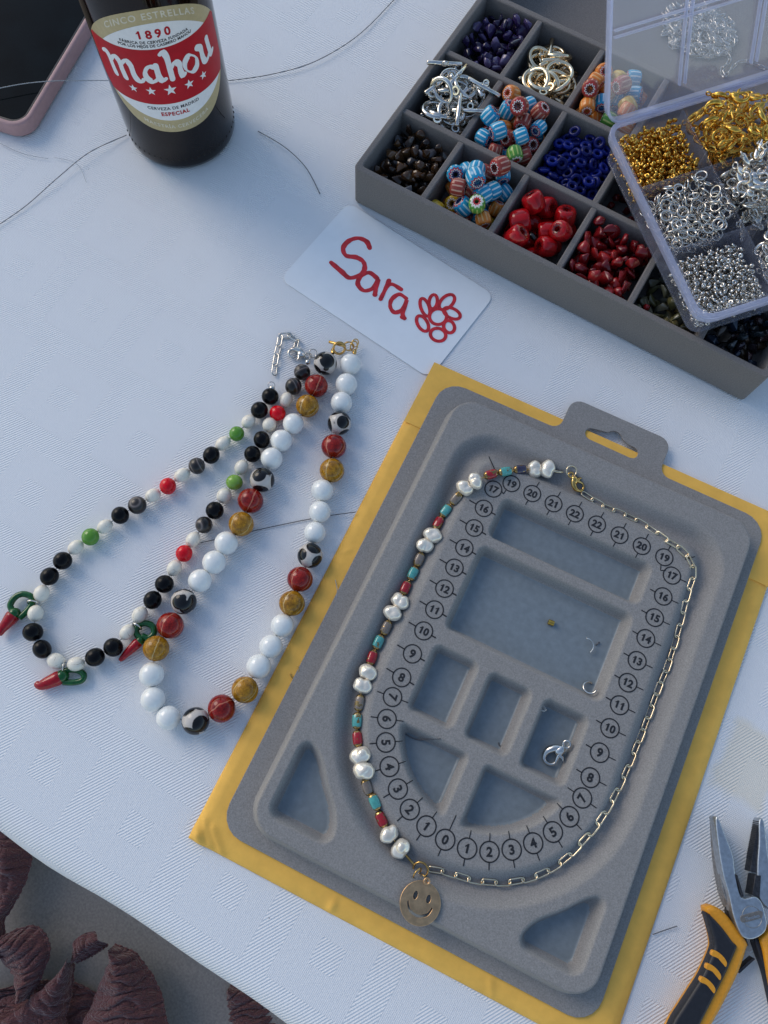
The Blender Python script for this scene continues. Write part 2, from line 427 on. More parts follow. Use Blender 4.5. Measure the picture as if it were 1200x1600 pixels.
M['badge'] = plain('badge_metal', (.22, .20, .18), .5, metal=.6, var=.2)
M['chili_red'] = plain('chili_red_glass', (.33, .001, .006), .04, var=.3, spec=.5)
M['chili_green'] = plain('chili_green_glass', (.004, .080, .014), .04, var=.3, spec=.5)
M['linen'] = None
def linen():
    t = NT('grey_linen'); vec = t.objcm(); w = t.n('TexWave'); t.link(vec, w.inputs['Vector']); w.inputs['Scale'].default_value = 3.0; w.inputs['Distortion'].default_value = 2
    n = t.noise(vec, 6, 4)
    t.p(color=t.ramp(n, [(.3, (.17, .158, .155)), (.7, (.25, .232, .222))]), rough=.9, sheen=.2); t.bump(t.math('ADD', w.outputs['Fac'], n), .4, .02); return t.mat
M['linen'] = linen()
def crinkle():
    t = NT('burgundy_crinkled_cotton'); vec = t.objcm(); v = t.n('TexVoronoi', feature='DISTANCE_TO_EDGE')
    mp = t.n('Mapping'); t.link(vec, mp.inputs[0]); mp.inputs['Scale'].default_value = (1, 2.6, 1.6)
    ds = t.n('VectorMath', operation='ADD'); nn = t.n('TexNoise'); nn.inputs['Scale'].default_value = 1.4; t.link(vec, nn.inputs['Vector'])
    t.link(mp.outputs[0], ds.inputs[0]); t.link(nn.outputs['Color'], ds.inputs[1])
    t.link(ds.outputs[0], v.inputs['Vector']); v.inputs['Scale'].default_value = 1.5
    n = t.noise(vec, 14, 4)
    h = t.math('ADD', t.math('MINIMUM', t.math('MULTIPLY', v.outputs['Distance'], 2.2), .5), t.math('MULTIPLY', n, .35))
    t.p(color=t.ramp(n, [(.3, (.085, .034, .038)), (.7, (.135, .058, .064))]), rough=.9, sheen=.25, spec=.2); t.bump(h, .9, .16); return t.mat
M['crinkle'] = crinkle()
M['floor'] = plain('dark_floor', (.04, .04, .04), .8)
M['beer'] = plain('beer', (.05, .02, .004), .1)

# ------------------------------------------------------------------ setting: tablecloth, floor and what shows below the table edge
def vnoise(x, y, seed=0):
    s = 0
    for k, (fx, fy, ph) in enumerate(((.13, .07, .3), (.05, -.16, 1.7), (-.23, .11, 4.1), (.31, .29, 2.2), (.02, .41, 5.2))):
        s += math.sin(x*fx+y*fy+ph+seed*1.3)/(1+k*.6)
    return s/2.6
def table():
    us = [-95, -75, -60, -48]+[-40+i*1.0 for i in range(96)]+[62, 75, 90]
    prof = []      # (v, z) from far side to hem
    for v in [110, 90, 75, 66]+[60-i*1.0 for i in range(59)]: prof.append((v, 0.0))
    rad = 1.3
    for i in range(9):
        a = R_(90*i/8); prof.append((1.0-rad*math.sin(a), -rad+rad*math.cos(a)))
    for i in range(1, 13): prof.append((1.0-rad, -rad-i*1.6))
    v = []; f = []; n = len(us)
    for (pv, pz) in prof:
        for u in us:
            x, y, z = u, pv, pz
            if pz == 0: z = -.085+.08*vnoise(u, pv)
            else:
                k = min(1, -pz/4); y += .10*math.sin(u*.21+1)*min(1, -pz)+k*(.35*math.sin(u*.33)+.25*math.sin(u*.71+2)); z += -.085+.08*vnoise(u, 1)*(1-k)
            v.append((x, y, z))
    for i in range(len(prof)-1):
        for j in range(n-1): f.append((i*n+j, (i+1)*n+j, (i+1)*n+j+1, i*n+j+1))
    return mesh_of((v, f), M['cloth'], 180)
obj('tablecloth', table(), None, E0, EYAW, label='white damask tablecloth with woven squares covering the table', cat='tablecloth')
fl = MB(); fl.add(([(-300, -300, 0), (300, -300, 0), (300, 300, 0), (-300, 300, 0)], [(0, 1, 2, 3)]))
obj('floor', mbmesh(fl, M['floor']), None, (0, 0, -74), kind='structure')

def cushion(a, b, c, n=48, m=30, e=.45):
    v, f = sphere(1, n, m)
    sg = lambda t: math.copysign(abs(t)**e, t)
    out = []
    for x, y, z in v:
        r = math.hypot(x, y); X, Y = (x/r, y/r) if r > 1e-6 else (0, 0)
        rr = r**.35
        k = max(abs(X), abs(Y)) if r > 1e-6 else 1
        X, Y = X/k**.8, Y/k**.8
        out.append((X*rr*a, Y*rr*b, sg(z)*c+.25*vnoise(X*rr*a*2, Y*rr*b*2)))
    return out, f
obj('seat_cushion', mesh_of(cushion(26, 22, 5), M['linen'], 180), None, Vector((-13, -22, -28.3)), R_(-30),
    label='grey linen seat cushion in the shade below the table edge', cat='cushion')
gar = thing('garment', 'burgundy crinkled cotton garment bunched below the table edge', 'garment', at(120, 1560, -24))
def vn2(x, y, seed):
    """smooth value noise on numpy arrays"""
    xi, yi = np.floor(x), np.floor(y); fx, fy = x-xi, y-yi; fx = fx*fx*(3-2*fx); fy = fy*fy*(3-2*fy)
    def hsh(a, b): t = np.sin(a*127.1+b*311.7+seed*74.7)*43758.5453; return t-np.floor(t)
    return (hsh(xi, yi)*(1-fx)+hsh(xi+1, yi)*fx)*(1-fy)+(hsh(xi, yi+1)*(1-fx)+hsh(xi+1, yi+1)*fx)*fy
def flap(name, A, B, zA, zB, bulge, seed, gather=1.0, amp=.20):
    """a thin flap of cloth spanning two edge lines A and B, arched between them, puckered, with a stitched hem along B"""
    G = Vector(gar.location)/CM; n, m = 90, 60
    def line(P, z): return resample_n(spline([at(x, y, z)-G for x, y in P], 12), n)
    LA, LB = line(A, zA), line(B, zB)
    pa = np.array([tuple(p) for p in LA]); pb = np.array([tuple(p) for p in LB])
    sv = np.linspace(0, 1, n)[:, None]; tv = np.linspace(0, 1, m)[None, :]
    Lw = float(np.linalg.norm(np.diff(pb, axis=0), axis=1).sum()); Wd = np.linalg.norm(pb-pa, axis=1)[:, None]
    P = pa[:, None, :]*(1-tv)[..., None]+pb[:, None, :]*tv[..., None]
    X, Y = P[..., 0], P[..., 1]
    n1 = vn2(sv*Lw*.9+seed, tv*Wd*.7, seed); n2_ = vn2(sv*Lw*2.3, tv*Wd*1.1+seed, seed+2)
    arch = np.sin(np.pi*np.clip(tv*.92+.04, 0, 1))**.8
    fold = np.abs(np.sin(np.pi*(sv*Lw/gather+1.3*n1+.45*np.sin(tv*3.0+seed))))
    fine = np.abs(np.sin(np.pi*(sv*Lw/(gather*.36)+2.2*n2_+.8*tv)))
    low = vn2(sv*Lw*.45+seed*3, tv*2.0, seed+5)-.5
    P[..., 2] += bulge*arch+amp*(1.1*(1-fold)**1.6*-1.0+.45*fine)*(.35+.65*np.sin(np.pi*tv)**.5)+.9*low*arch
    P[..., 0] += .18*(n2_-.5); P[..., 1] += .18*(n1-.5)
    V = P.reshape(-1, 3); i = np.arange(m-1); j = np.arange(n-1); ii, jj = np.meshgrid(i, j); q = (jj*m+ii).ravel()
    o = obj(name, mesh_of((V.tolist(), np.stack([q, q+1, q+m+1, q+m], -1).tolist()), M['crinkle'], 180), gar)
    hem = [Vector(P[k, m-1]) for k in range(0, n)]
    obj('hem', mesh_of(tube(hem, [.085+.035*math.sin(k*1.9+seed)+.02*math.sin(k*.7) for k in range(n)], 8), M['crinkle'], 180), o)
def resample_n(P, n):
    L = [0.0]
    for a, b in zip(P, P[1:]): L.append(L[-1]+(b-a).length)
    out = []; k = 0
    for i in range(n):
        t = L[-1]*i/(n-1)
        while k < len(P)-2 and L[k+1] < t: k += 1
        out.append(P[k].lerp(P[k+1], min(1, (t-L[k])/max(1e-9, L[k+1]-L[k]))))
    return out
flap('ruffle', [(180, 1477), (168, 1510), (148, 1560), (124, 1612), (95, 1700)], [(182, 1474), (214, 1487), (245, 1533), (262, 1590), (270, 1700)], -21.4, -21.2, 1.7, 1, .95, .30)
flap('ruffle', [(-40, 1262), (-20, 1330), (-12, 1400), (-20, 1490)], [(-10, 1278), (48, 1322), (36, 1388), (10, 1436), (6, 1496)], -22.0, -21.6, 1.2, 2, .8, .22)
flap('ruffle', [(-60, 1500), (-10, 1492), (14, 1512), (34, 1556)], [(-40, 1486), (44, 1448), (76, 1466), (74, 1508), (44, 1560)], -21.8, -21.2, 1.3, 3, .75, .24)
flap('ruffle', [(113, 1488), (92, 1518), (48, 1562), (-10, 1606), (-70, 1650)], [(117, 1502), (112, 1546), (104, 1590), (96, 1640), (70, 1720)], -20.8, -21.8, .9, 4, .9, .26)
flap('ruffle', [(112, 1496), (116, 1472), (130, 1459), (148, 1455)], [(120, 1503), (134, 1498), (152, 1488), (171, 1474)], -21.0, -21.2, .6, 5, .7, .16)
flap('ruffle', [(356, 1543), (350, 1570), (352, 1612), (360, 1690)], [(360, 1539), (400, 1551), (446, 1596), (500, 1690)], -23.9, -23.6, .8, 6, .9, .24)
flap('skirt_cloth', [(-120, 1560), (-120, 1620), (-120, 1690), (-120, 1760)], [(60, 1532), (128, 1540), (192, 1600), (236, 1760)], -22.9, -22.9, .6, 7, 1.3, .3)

# ------------------------------------------------------------------ manila envelope
BYAW = R_(-19.8); BO = at(777, 1045, 1.5); BO.z = 0
_c, _s = math.cos(BYAW), math.sin(BYAW)
def bl(x, y, z):
    p = at(x, y, z)-BO; return Vector((_c*p.x+_s*p.y, -_s*p.x+_c*p.y, z))
def sheet(x0, x1, y0, y1, z0, thick, fn, nx=60, ny=70):
    v = []; f = []
    for side in (1, 0):
        for j in range(ny+1):
            for i in range(nx+1):
                x, y = x0+(x1-x0)*i/nx, y0+(y1-y0)*j/ny
                e = min(i/nx, 1-i/nx)*(x1-x0); e2 = min(j/ny, 1-j/ny)*(y1-y0); e = min(e, e2)
                top = fn(x, y, e)
                v.append((x, y, z0+(top if side else 0)))
    n = (nx+1)*(ny+1)
    for j in range(ny):
        for i in range(nx):
            a = j*(nx+1)+i; f.append((a, a+1, a+nx+2, a+nx+1)); f.append((n+a, n+a+nx+1, n+a+nx+2, n+a+1))
    b = [i for i in range(nx+1)]+[(j+1)*(nx+1)-1 for j in range(1, ny+1)]+[ny*(nx+1)+i for i in range(nx-1, -1, -1)]+[j*(nx+1) for j in range(ny-1, 0, -1)]
    for q in range(len(b)): c, d = b[q], b[(q+1) % len(b)]; f.append((d, c, n+c, n+d))
    return v, f
env = thing('envelope', 'yellow manila envelope lying flat under the grey bead board', 'envelope', BO, BYAW)
def env_top(x, y, e):
    t = .24*min(1, e/.5)**.6+.03
    cr = math.exp(-((x+10.0)**2+(y+13.75)**2)/.30)         # crumpled corner
    t += .22*cr*math.sin(4.2*(x+y)+.6)+.10*cr
    t += .12*math.exp(-((x+2.6)**2)/.03)*math.exp(-((y+13.7)**2)/.12)
    for (ax, ay, bx, by, am) in ((-10.1, -12.9, -9.2, -13.9, .13), (-9.5, -13.1, -8.5, -13.95, .11), (5.6, -13.3, 6.0, -14.0, .06), (-10.3, 2.0, -9.7, 2.6, .05)):
        k = max(0, min(1, ((x-ax)*(bx-ax)+(y-ay)*(by-ay))/((bx-ax)**2+(by-ay)**2))); dd = math.hypot(x-ax-k*(bx-ax), y-ay-k*(by-ay))
        t += am*math.exp(-(dd/.13)**2)*min(1, e/.15+.3)
    if y < 10.9 or e < .2: t += .012*math.sin(x*.8+y*.5)
    return max(t, .02)
obj('body', mesh_of(sheet(-10.4, 11.95, -14.05, 15.15, 0, .26, env_top, 190, 240), M['manila'], 60), env)
def flap_top(x, y, e): return .03+.05*max(0, 1-(y-10.85)/.5) if y < 11.35 else .03
obj('flap', mesh_of(sheet(-10.36, 11.9, 10.85, 15.1, .272, .03, lambda x, y, e: .035*min(1, (e+.02)/.1)+.07*max(0, 1-(y-10.85)/.6)*(.6+.4*math.sin(x*.7)), 60, 24), M['manila'], 60), env)

# ------------------------------------------------------------------ bead board
ZB, ZF, ZP = .30, .43, 1.5
bb = thing('bead_board', 'grey flocked bead board with numbered necklace channel on the yellow envelope', 'bead board', BO, BYAW)
def sdb(x, y, x0, x1, y0, y1, r):
    qx = np.abs(x-(x0+x1)/2)-((x1-x0)/2-r); qy = np.abs(y-(y0+y1)/2)-((y1-y0)/2-r)
    return np.hypot(np.maximum(qx, 0), np.maximum(qy, 0))+np.minimum(np.maximum(qx, qy), 0)-r
def sm(t): t = np.clip(t, 0, 1); return t*t*(3-2*t)
def smax(a, b, k): h = np.clip(.5+.5*(a-b)/k, 0, 1); return b+(a-b)*h+k*h*(1-h)
UC = (1.05, -3.05)
def chan(x, y):
    d1 = sdb(x, y, UC[0]-7.1, UC[0]+7.1, UC[1]-7.1, 11.1, 1.5)
    low = np.hypot(x-UC[0], y-UC[1])-7.1
    return np.where(y < UC[1], low, d1)
def height(x, y):
    x = np.asarray(x, float); y = np.asarray(y, float)
    h = ZP-(ZP-(ZF-.06))*sm(sdb(x, y, -7.95, 9.8, -12.0, 13.2, 1.25)/.38)
    dc = np.abs(chan(x, y)); h -= .62*(.5+.5*np.cos(np.pi*np.clip(dc/.95, 0, 1)))
    cells = [sdb(x, y, -3.3, 5.4, 6.3, 8.7, .45), sdb(x, y, -3.35, 5.4, .75, 5.7, .45), sdb(x, y, -3.35, -.92, -3.8, -.18, .4),
             sdb(x, y, -.22, 2.1, -3.8, -.22, .4), sdb(x, y, 2.82, 5.2, -3.88, -.22, .4)]
    ci = np.hypot(x-UC[0], y+3.1)-4.6
    cells.append(smax(sdb(x, y, -9, .40, -12, -4.5, .3), ci, .35)); cells.append(smax(sdb(x, y, 1.32, 9, -12, -4.5, .3), ci, .35))
    co = 8.6-np.hypot(x-UC[0], y+3.0)
    cells.append(smax(sdb(x, y, -7.35, -4.0, -11.25, -7.3, .6), co, .9)); cells.append(smax(sdb(x, y, 5.85, 9.0, -11.3, -7.5, .6), co, .9))
    for d in cells: h = h-.92*sm((-d+.08)/.42)
    return h
def board_mesh():
    x0, x1, y0, y1, st = -8.55, 10.4, -12.6, 13.8, .075
    X = np.arange(x0, x1+1e-6, st); Y = np.arange(y0, y1+1e-6, st)
    gx, gy = np.meshgrid(X, Y); H = height(gx, gy); nx, ny = len(X), len(Y)
    V = np.stack([gx, gy, H], -1).reshape(-1, 3)*CM
    i = np.arange(nx-1); j = np.arange(ny-1); ii, jj = np.meshgrid(i, j); a = (jj*nx+ii).ravel()
    F = np.stack([a, a+1, a+nx+1, a+nx], -1)
    me = bpy.data.meshes.new('tray'); me.from_pydata(V.tolist(), [], F.tolist()); me.materials.append(M['flock_board']); me.materials.append(M['well'])
    cx = (gx[:-1, :-1]+st/2); cy = (gy[:-1, :-1]+st/2)
    hm = height(cx, cy); inside = (np.abs(chan(cx, cy)) > 1.0) & (hm < .64) & (sdb(cx, cy, -7.95, 9.8, -12.0, 13.2, 1.25) < -.3)
    me.polygons.foreach_set('material_index', inside.ravel().astype(np.int32)); fin(me, 180); return me
obj('tray', board_mesh(), bb)
def arc(cx, cy, r, a0, a1, n=6): return [(cx+r*math.cos(R_(a0+(a1-a0)*i/(n-1))), cy+r*math.sin(R_(a0+(a1-a0)*i/(n-1)))) for i in range(n)]
fo = arc(9.4, 13.05, 1.3, 0, 90)+arc(4.75, 14.95, .6, 270, 180)+arc(3.45, 15.9, .7, 0, 90)+arc(-1.35, 15.9, .7, 90, 180)+arc(-2.65, 14.95, .6, 0, -90)
fo += arc(-8.0, 13.0, 1.3, 90, 180)+arc(-8.0, -11.7, 1.3, 180, 270)+arc(9.4, -11.75, 1.3, 270, 360)
hole = arc(-.25, 14.92, .36, 90, 270)+arc(2.3, 14.9, .36, -90, 90)+[(1.95, 15.26)]+arc(1.05, 15.22, .5, 25, 155)
obj('rim', prism([fo, hole], ZB, ZF, M['flock_board'], .03), bb)
NUMS = [(770.8,764.2,17),(799,755.7,19),(831.6,771.2,20),(864.8,787,21),(898.2,802.7,22),(932.7,819.1,22),(967.9,836.2,21),(1002.7,853.3,20),(1037.9,870.7,19),(1049.8,899.3,17),(1036.2,931.9,16),(1022.8,965,15),(1009,997.6,14),(995.4,1032.2,13),(981,1066.7,12),(968,1101.8,11),(953,1137.8,10),(937,1176,9),(922.3,1215,8),(909.7,1246.7,7),(889.7,1276,6),(863.8,1299.9,5),(833,1317.4,4),(799.4,1327.5,3),(764.7,1331,2),(729.8,1325.7,1),(695.6,1312,0),(666.3,1290.8,1),(640.3,1264.8,2),(621.7,1232.8,3),(608.5,1197.7,4),(602.8,1160,5),(604.5,1123.3,6),(613.3,1089,7),(627.6,1058.5,8),(644.4,1021.6,9),(662,985.7,10),(678.9,952.6,11),(694.5,919.7,12),(710,887,13),(725.5,856,14),(741,825,15),(755.9,794.3,16)]
def bar2(a, b, w): return ribbon([a, b], w, 0)
for i, (px, py, n) in enumerate(NUMS):
    p = bl(px, py, ZP); mb = MB(); R0 = .465
    o, inn = circ(R0+.034, 40), circ(R0-.032, 40)
    mb.add(([(x, y, 0) for x, y in o]+[(x, y, 0) for x, y in inn], [(k, (k+1) % 40, 40+(k+1) % 40, 40+k) for k in range(40)]))
    rad = n <= 7
    if rad: up = (Vector(UC)-Vector((p.x, p.y))).normalized(); ang = math.atan2(up.y, up.x)-math.pi/2
    else: ang = 0
    mb.add(digits(str(n), .54 if n > 9 else .60, .022), Matrix.Rotation(ang, 4, 'Z'))
    if rad: dirs = [(up, .72 if n == 0 else .33, .05), (-up, .30, .055)]
    elif i in (0, 9): dirs = [(Vector((1, 0)), .32, .055)] if i else []
    elif n >= 19: dirs = [(Vector((0.12, 1)), .30, .05), (Vector((-.12, -1)), .26, .05)]
    elif px < 800: dirs = [(Vector((-1, 0.08)), .38, .065), (Vector((1, -.08)), .20, .075)]
    else: dirs = [(Vector((-1, .08)), .26, .06), (Vector((1, 0)), .34, .05)]
    if n == 19: dirs = dirs[:1] if px > 900 else []
    for d, L, w in dirs:
        d = d.normalized(); mb.add(bar2(d*(R0+.03), d*(R0+.03+L), w))
    if i == 1: mb.add(bar2((-.12, -.50), (-.16, -.72), .05)); mb.add(bar2((-.18, -.75), (-.32, -.62), .05))
    if i == 8: mb.add(bar2((-.02, -.50), (.05, -.75), .05)); mb.add(bar2((.08, -.78), (.3, -.66), .05))
    obj('number_mark', mbmesh(mb, M['ink'], None), bb, (p.x, p.y, float(height(p.x, p.y))+.012))
for (x0, y0, x1, y1) in ((764, 714, 773, 734), (1071, 874, 1085, 870)):
    a, b = bl(x0, y0, 1.5), bl(x1, y1, 1.5); zz = max(float(height(a.x, a.y)), float(height(b.x, b.y)))+.02
    obj('corner_mark', mbmesh(MB().add(bar2((0, 0), (b.x-a.x, b.y-a.y), .06)), M['ink'], None), bb, (a.x, a.y, zz))
def onboard(px, py, up=0.0):
    """world point resting on the board surface at a pixel, raised by up"""
    z = 1.3
    for _ in range(6):
        p = bl(px, py, z); z = float(height(p.x, p.y))+up if -8.3 < p.x < 10.1 and -12.35 < p.y < 13.5 else max(ZF, float(height(p.x, p.y)))+up
    return at(px, py, z)

# ------------------------------------------------------------------ small metal shapes shared by clasps and chains
def link_shape(L=.86, W=.38, r=.046, nv=6):
    h = (L-W)/2; w = W/2-r
    p = [(h+w*math.cos(R_(a)), w*math.sin(R_(a)), 0) for a in range(-90, 91, 30)]+[(-h+w*math.cos(R_(a)), w*math.sin(R_(a)), 0) for a in range(90, 271, 30)]
    return tube(p, r, nv, True, up=(0, 0, 1))
def lobster(L=1.25, mat=None, smooth=60):
    """lobster clasp lying flat: swollen body running into a hook, sprung lever with thumb tab, end ring at +x"""
    s = L/1.25; mb = MB()
    hook = spline([(.34, .06, 0), (.20, .17, 0), (.0, .25, 0), (-.25, .27, 0), (-.47, .15, 0), (-.54, -.06, 0), (-.42, -.25, 0), (-.22, -.30, 0)], 4)
    n = len(hook); rr = [(.10+.06*math.sin(math.pi*min(1, i/(n*.55))))*(1 if i < n*.45 else 1-.5*(i/n-.45)/.55) for i in range(n)]
    mb.add(tube([p*s for p in hook], [r*s for r in rr], 9))
    lev = spline([(.36, .0, 0), (.20, -.07, .0), (.0, -.16, .0), (-.20, -.29, 0)], 4)
    mb.add(tube([p*s for p in lev], [s*(.15-.095*i/(len(lev)-1)) for i in range(len(lev))], 9))
    mb.add(tube([(.10*s, -.10*s, .03*s), (.16*s, -.28*s, .04*s), (.10*s, -.40*s, .04*s)], [.085*s, .07*s, .03*s], 7))
    mb.add(sphere(1, 12, 8, (.27*s, .19*s, .15*s)), Matrix.Translation((.23*s, .04*s, 0)))
    mb.add(torus(.15*s, .05*s, 16, 7), Matrix.Translation((.62*s, .09*s, 0)))
    return mbmesh(mb, mat, smooth)
def open_ring(R, r, gap, nv=7):
    return tube([(R*math.cos(a), R*math.sin(a), .02*i) for i, a in enumerate([R_(gap/2+(360-gap)*k/26) for k in range(27)])], r, nv)
LK = {k: mesh_of(link_shape(), M[k], 180) for k in ('silver', 'pale_gold', 'gold')}
RING = {(k, R): mesh_of(torus(R, R*.14, 20, 7), M[k], 180) for k in ('silver', 'gold', 'pale_gold') for R in (.2, .3, .36)}
LOB = {k: lobster(1.25, M[k]) for k in ('silver', 'gold', 'bright_gold', 'pale_gold')}
def place_chain(root, path, mesh, step=.60, roll=50, jit=10, r=rng):
    P = resample(path, step); base = root.location/CM
    for i in range(len(P)-1):
        a, b = P[i], P[i+1]; d = (b-a).normalized(); q = d.to_track_quat('X', 'Z')
        q = q @ Quaternion((1, 0, 0), R_((roll if i % 2 else -roll)+r.uniform(-jit, jit)))
        obj('chain_link', mesh, root, (a+b)/2-Vector(base), q)

# ------------------------------------------------------------------ pearl necklace on the board
def pearl_shape(seed):
    r = random.Random(seed); v, f = sphere(1, 26, 18); out = []
    ax = Vector((r.uniform(-.25, .25), r.uniform(.5, 1), r.uniform(-.5, .6))).normalized(); gd = r.uniform(.03, .15); off = r.uniform(-.3, .3)
    b2 = Vector((r.uniform(-1, 1), r.uniform(-1, 1), r.uniform(0, 1))).normalized()
    for x, y, z in v:
        d = Vector((x, y, z)); t = d.dot(ax); u = d.dot(b2)
        k = 1+.13*abs(t-off)**1.5-gd*math.exp(-((t-off)/.20)**2)+.10*u*u-.12*math.exp(-((u-.75)/.22)**2)*r.uniform(.95, 1.05)+.04*math.sin(4*x+5*y+seed)
        out.append((x*k*.40, y*k*.46, z*k*.36))
    return mesh_of((out, f), M['pearl'], 180)
PEARLS = [pearl_shape(s) for s in range(6)]
def tile_shape():
    v, f = sphere(1, 16, 12); sg = lambda t, e: math.copysign(abs(t)**e, t)
    return [(sg(x, .8)*.25, sg(y, .8)*.21, sg(z, .62)*.40) for x, y, z in v], f
TS = tile_shape(); TILES = {k: mesh_of(TS, M['tile_'+k], 180) for k in ('red', 'turq', 'grey', 'purple')}
PN = [('p',855.6,733.5),('p',835.7,734),('purple',813,733.5),('turq',790,736.7),('red',767,741),('p',742.6,751.6),('p',726.5,762.7),('grey',712.5,779),('turq',696.4,798),('red',684.7,817),('p',675.8,836),('p',664,853),('grey',654.6,874.4),('turq',645,896),('red',633.6,918.5),('p',625,939),('p',612.9,957.5),('grey',603.3,981),('turq',591.2,1003.2),('red',581.1,1027.7),('p',575.5,1051),('p',566.7,1070.9),('grey',561.5,1098.2),('turq',557.8,1126.2),('red',558.5,1154.1),('p',562.8,1180.3),('p',569.3,1204.6),('grey',573.6,1229.7),('turq',585.5,1252.9),('red',595.9,1280),('p',608.9,1302.8),('p',625.6,1326.2)]
pn = thing('necklace', 'pearl and coloured tile bead necklace with pale gold chain and smiling charm on bead board', 'necklace', onboard(560, 1100))
PB = Vector(pn.location)/CM
pts = [onboard(x, y, .36 if k == 'p' else .22) for k, x, y in PN]
for i, (k, x, y) in enumerate(PN):
    d = pts[min(i+1, len(pts)-1)]-pts[max(i-1, 0)]
    if k == 'p':
        q = d.to_track_quat('X', 'Z') @ Quaternion((1, 0, 0), rng.uniform(-.5, .5)) @ Quaternion((0, 0, 1), rng.uniform(-.35, .35))
        obj('pearl', PEARLS[i % 6], pn, pts[i]-PB, q, rng.uniform(.95, 1.05))
    else: obj('bead', TILES[k], pn, pts[i]-PB, orient(d, rng.uniform(-.4, .4)), (1, 1, 1.06))
obj('wire', mesh_of(tube([p-PB for p in pts], .03, 6), M['gold'], 180), pn)
# ends: clasp at the top, ring and charm at the bottom
e1 = [onboard(862, 735, .3), onboard(870, 737, .2), onboard(880, 738, .15)]
obj('wire_loop', mesh_of(tube([p-PB for p in e1], [.06, .09, .05], 7), M['pale_gold'], 180), pn)
obj('jump_ring', RING[('pale_gold', .3)], pn, onboard(893, 736, .12)-PB, Euler((.3, .2, 0)).to_quaternion())
cp, cq = onboard(894, 741, .2), onboard(909, 768, .2)
obj('clasp', LOB['gold'], pn, (cp+cq)/2-PB, (cp-cq).to_track_quat('X', 'Z'), .92)
ch = [(910,770),(940,789),(985,808),(1015,825),(1040,843),(1066,859),(1081,880),(1084,898),(1078,916),(1070,945),(1060,985),(1050,1020),(1040,1050),(1031,1070),(1018,1105),(1005,1140),(993,1170),(982,1197),(966,1232),(950,1262),(932,1290),(908,1317),(880,1345),(840,1368),(790,1379),(740,1375),(700,1363),(676,1358),(660,1358)]
place_chain(pn, spline([onboard(x, y, .10) for x, y in ch], 8), LK['pale_gold'], .66, 20, 8)
g = [onboard(633, 1335, .2), onboard(640, 1343, .22), onboard(648, 1352, .15)]
obj('wire_loop', mesh_of(tube([p-PB for p in spline(g, 4)], .055, 7), M['gold'], 180), pn)
obj('jump_ring', RING[('gold', .36)], pn, onboard(657, 1359, .16)-PB, Euler((.25, -.2, 0)).to_quaternion())
obj('jump_ring', RING[('gold', .3)], pn, onboard(652, 1364, .22)-PB, Euler((1.1, .3, .8)).to_quaternion(), .9)
obj('jump_ring', RING[('gold', .2)], pn, onboard(662, 1372, .16)-PB, Euler((1.2, .0, -.9)).to_quaternion())
sc_, sr = at(656.5, 1411, 1.66), at(697, 1424, 1.66); sa = math.atan2(sr.y-sc_.y, sr.x-sc_.x)
mouth = spline([(-.62, -.08), (-.45, -.42), (0, -.60), (.45, -.42), (.62, -.08)], 6)
mo = [(p.x*1.0, p.y-.02) for p in mouth]+[(p.x*.91, p.y*.88+.045) for p in reversed(mouth)]
out = circ(.97, 56)
charm = obj('charm', prism([out, circ(.105, 18, (-.31, .27), ry=.19), circ(.105, 18, (.33, .27), ry=.19), mo], -.05, .05, M['brass'], .02), pn, sc_-PB, Euler((R_(-4), R_(3), sa)).to_quaternion(), label='round brass charm cut with a smiling face')
lp = at(667, 1377, 1.68)
obj('charm_loop', mesh_of(torus(.13, .045, 16, 7), M['brass'], 180), pn, lp-PB)

# ------------------------------------------------------------------ loose findings lying in the board's wells
def loose(name, me, p, q, label, cat): return obj(name, me, None, p, q, None, label, cat)
d1 = at(893, 1163, 1.15)-at(862, 1182, .8)
loose('lobster_clasp', LOB['silver'], onboard(868, 1178, .34), d1.to_track_quat('X', 'Z'), 'loose silver lobster clasp in the right small well of the bead board', 'clasp').scale = (1.2, 1.2, 1.2)
loose('jump_ring', mesh_of(open_ring(.31, .055, 75), M['silver'], 180), onboard(919, 1075, .06), Quaternion((0, 0, 1), R_(15)), 'open silver jump ring near the corner of the large well', 'jump ring')
loose('jump_ring', mesh_of(open_ring(.30, .045, 190), M['silver'], 180), onboard(918, 1012, .08), Euler((.35, .1, R_(200))).to_quaternion(), 'broken half of a silver jump ring in the large well', 'jump ring')
loose('wire_bit', mesh_of(tube([onboard(931, 1008, .05), onboard(937, 1003, .09)], .035, 6), M['thread'], 180), (0, 0, 0), None, 'tiny dark wire end beside the broken jump ring', 'wire')
loose('crimp_tube', mesh_of(lathe([(.07, -.16), (.14, -.16), (.15, 0), (.14, .16), (.07, .16)], 14, True), M['bright_gold'], 40), onboard(861, 973, .13), Euler((0, R_(90), R_(-15))).to_quaternion(), 'tiny gold crimp tube alone in the large well', 'crimp')
loose('coil', mesh_of(tube([(.02*k*.16*math.cos(k*.5)+.08*math.cos(k*.5), .08*math.sin(k*.5)+.02*k*.16*math.sin(k*.5), .006*k) for k in range(26)], .02, 5), M['silver'], 180), onboard(848, 1107, .03), None, 'tiny wire coil in the upper corner of the clasp well', 'coil')
for pts_, lab in (([(634, 1147, .5), (642, 1152, .4), (655, 1156, .35), (672, 1155, .4), (688, 1154, .6)], 'short dark thread lying in the lower left curved well'),
                  ([(779, 1160, .03), (780, 1164, .04), (782, 1166, .03)], 'tiny dark fibre in the middle small well')):
    loose('thread', mesh_of(tube(spline([onboard(x, y, .03) if h < .2 else onboard(x, y, .07) for x, y, h in pts_], 5), .034, 5), M['thread'], 180), (0, 0, 0), None, lab, 'thread')

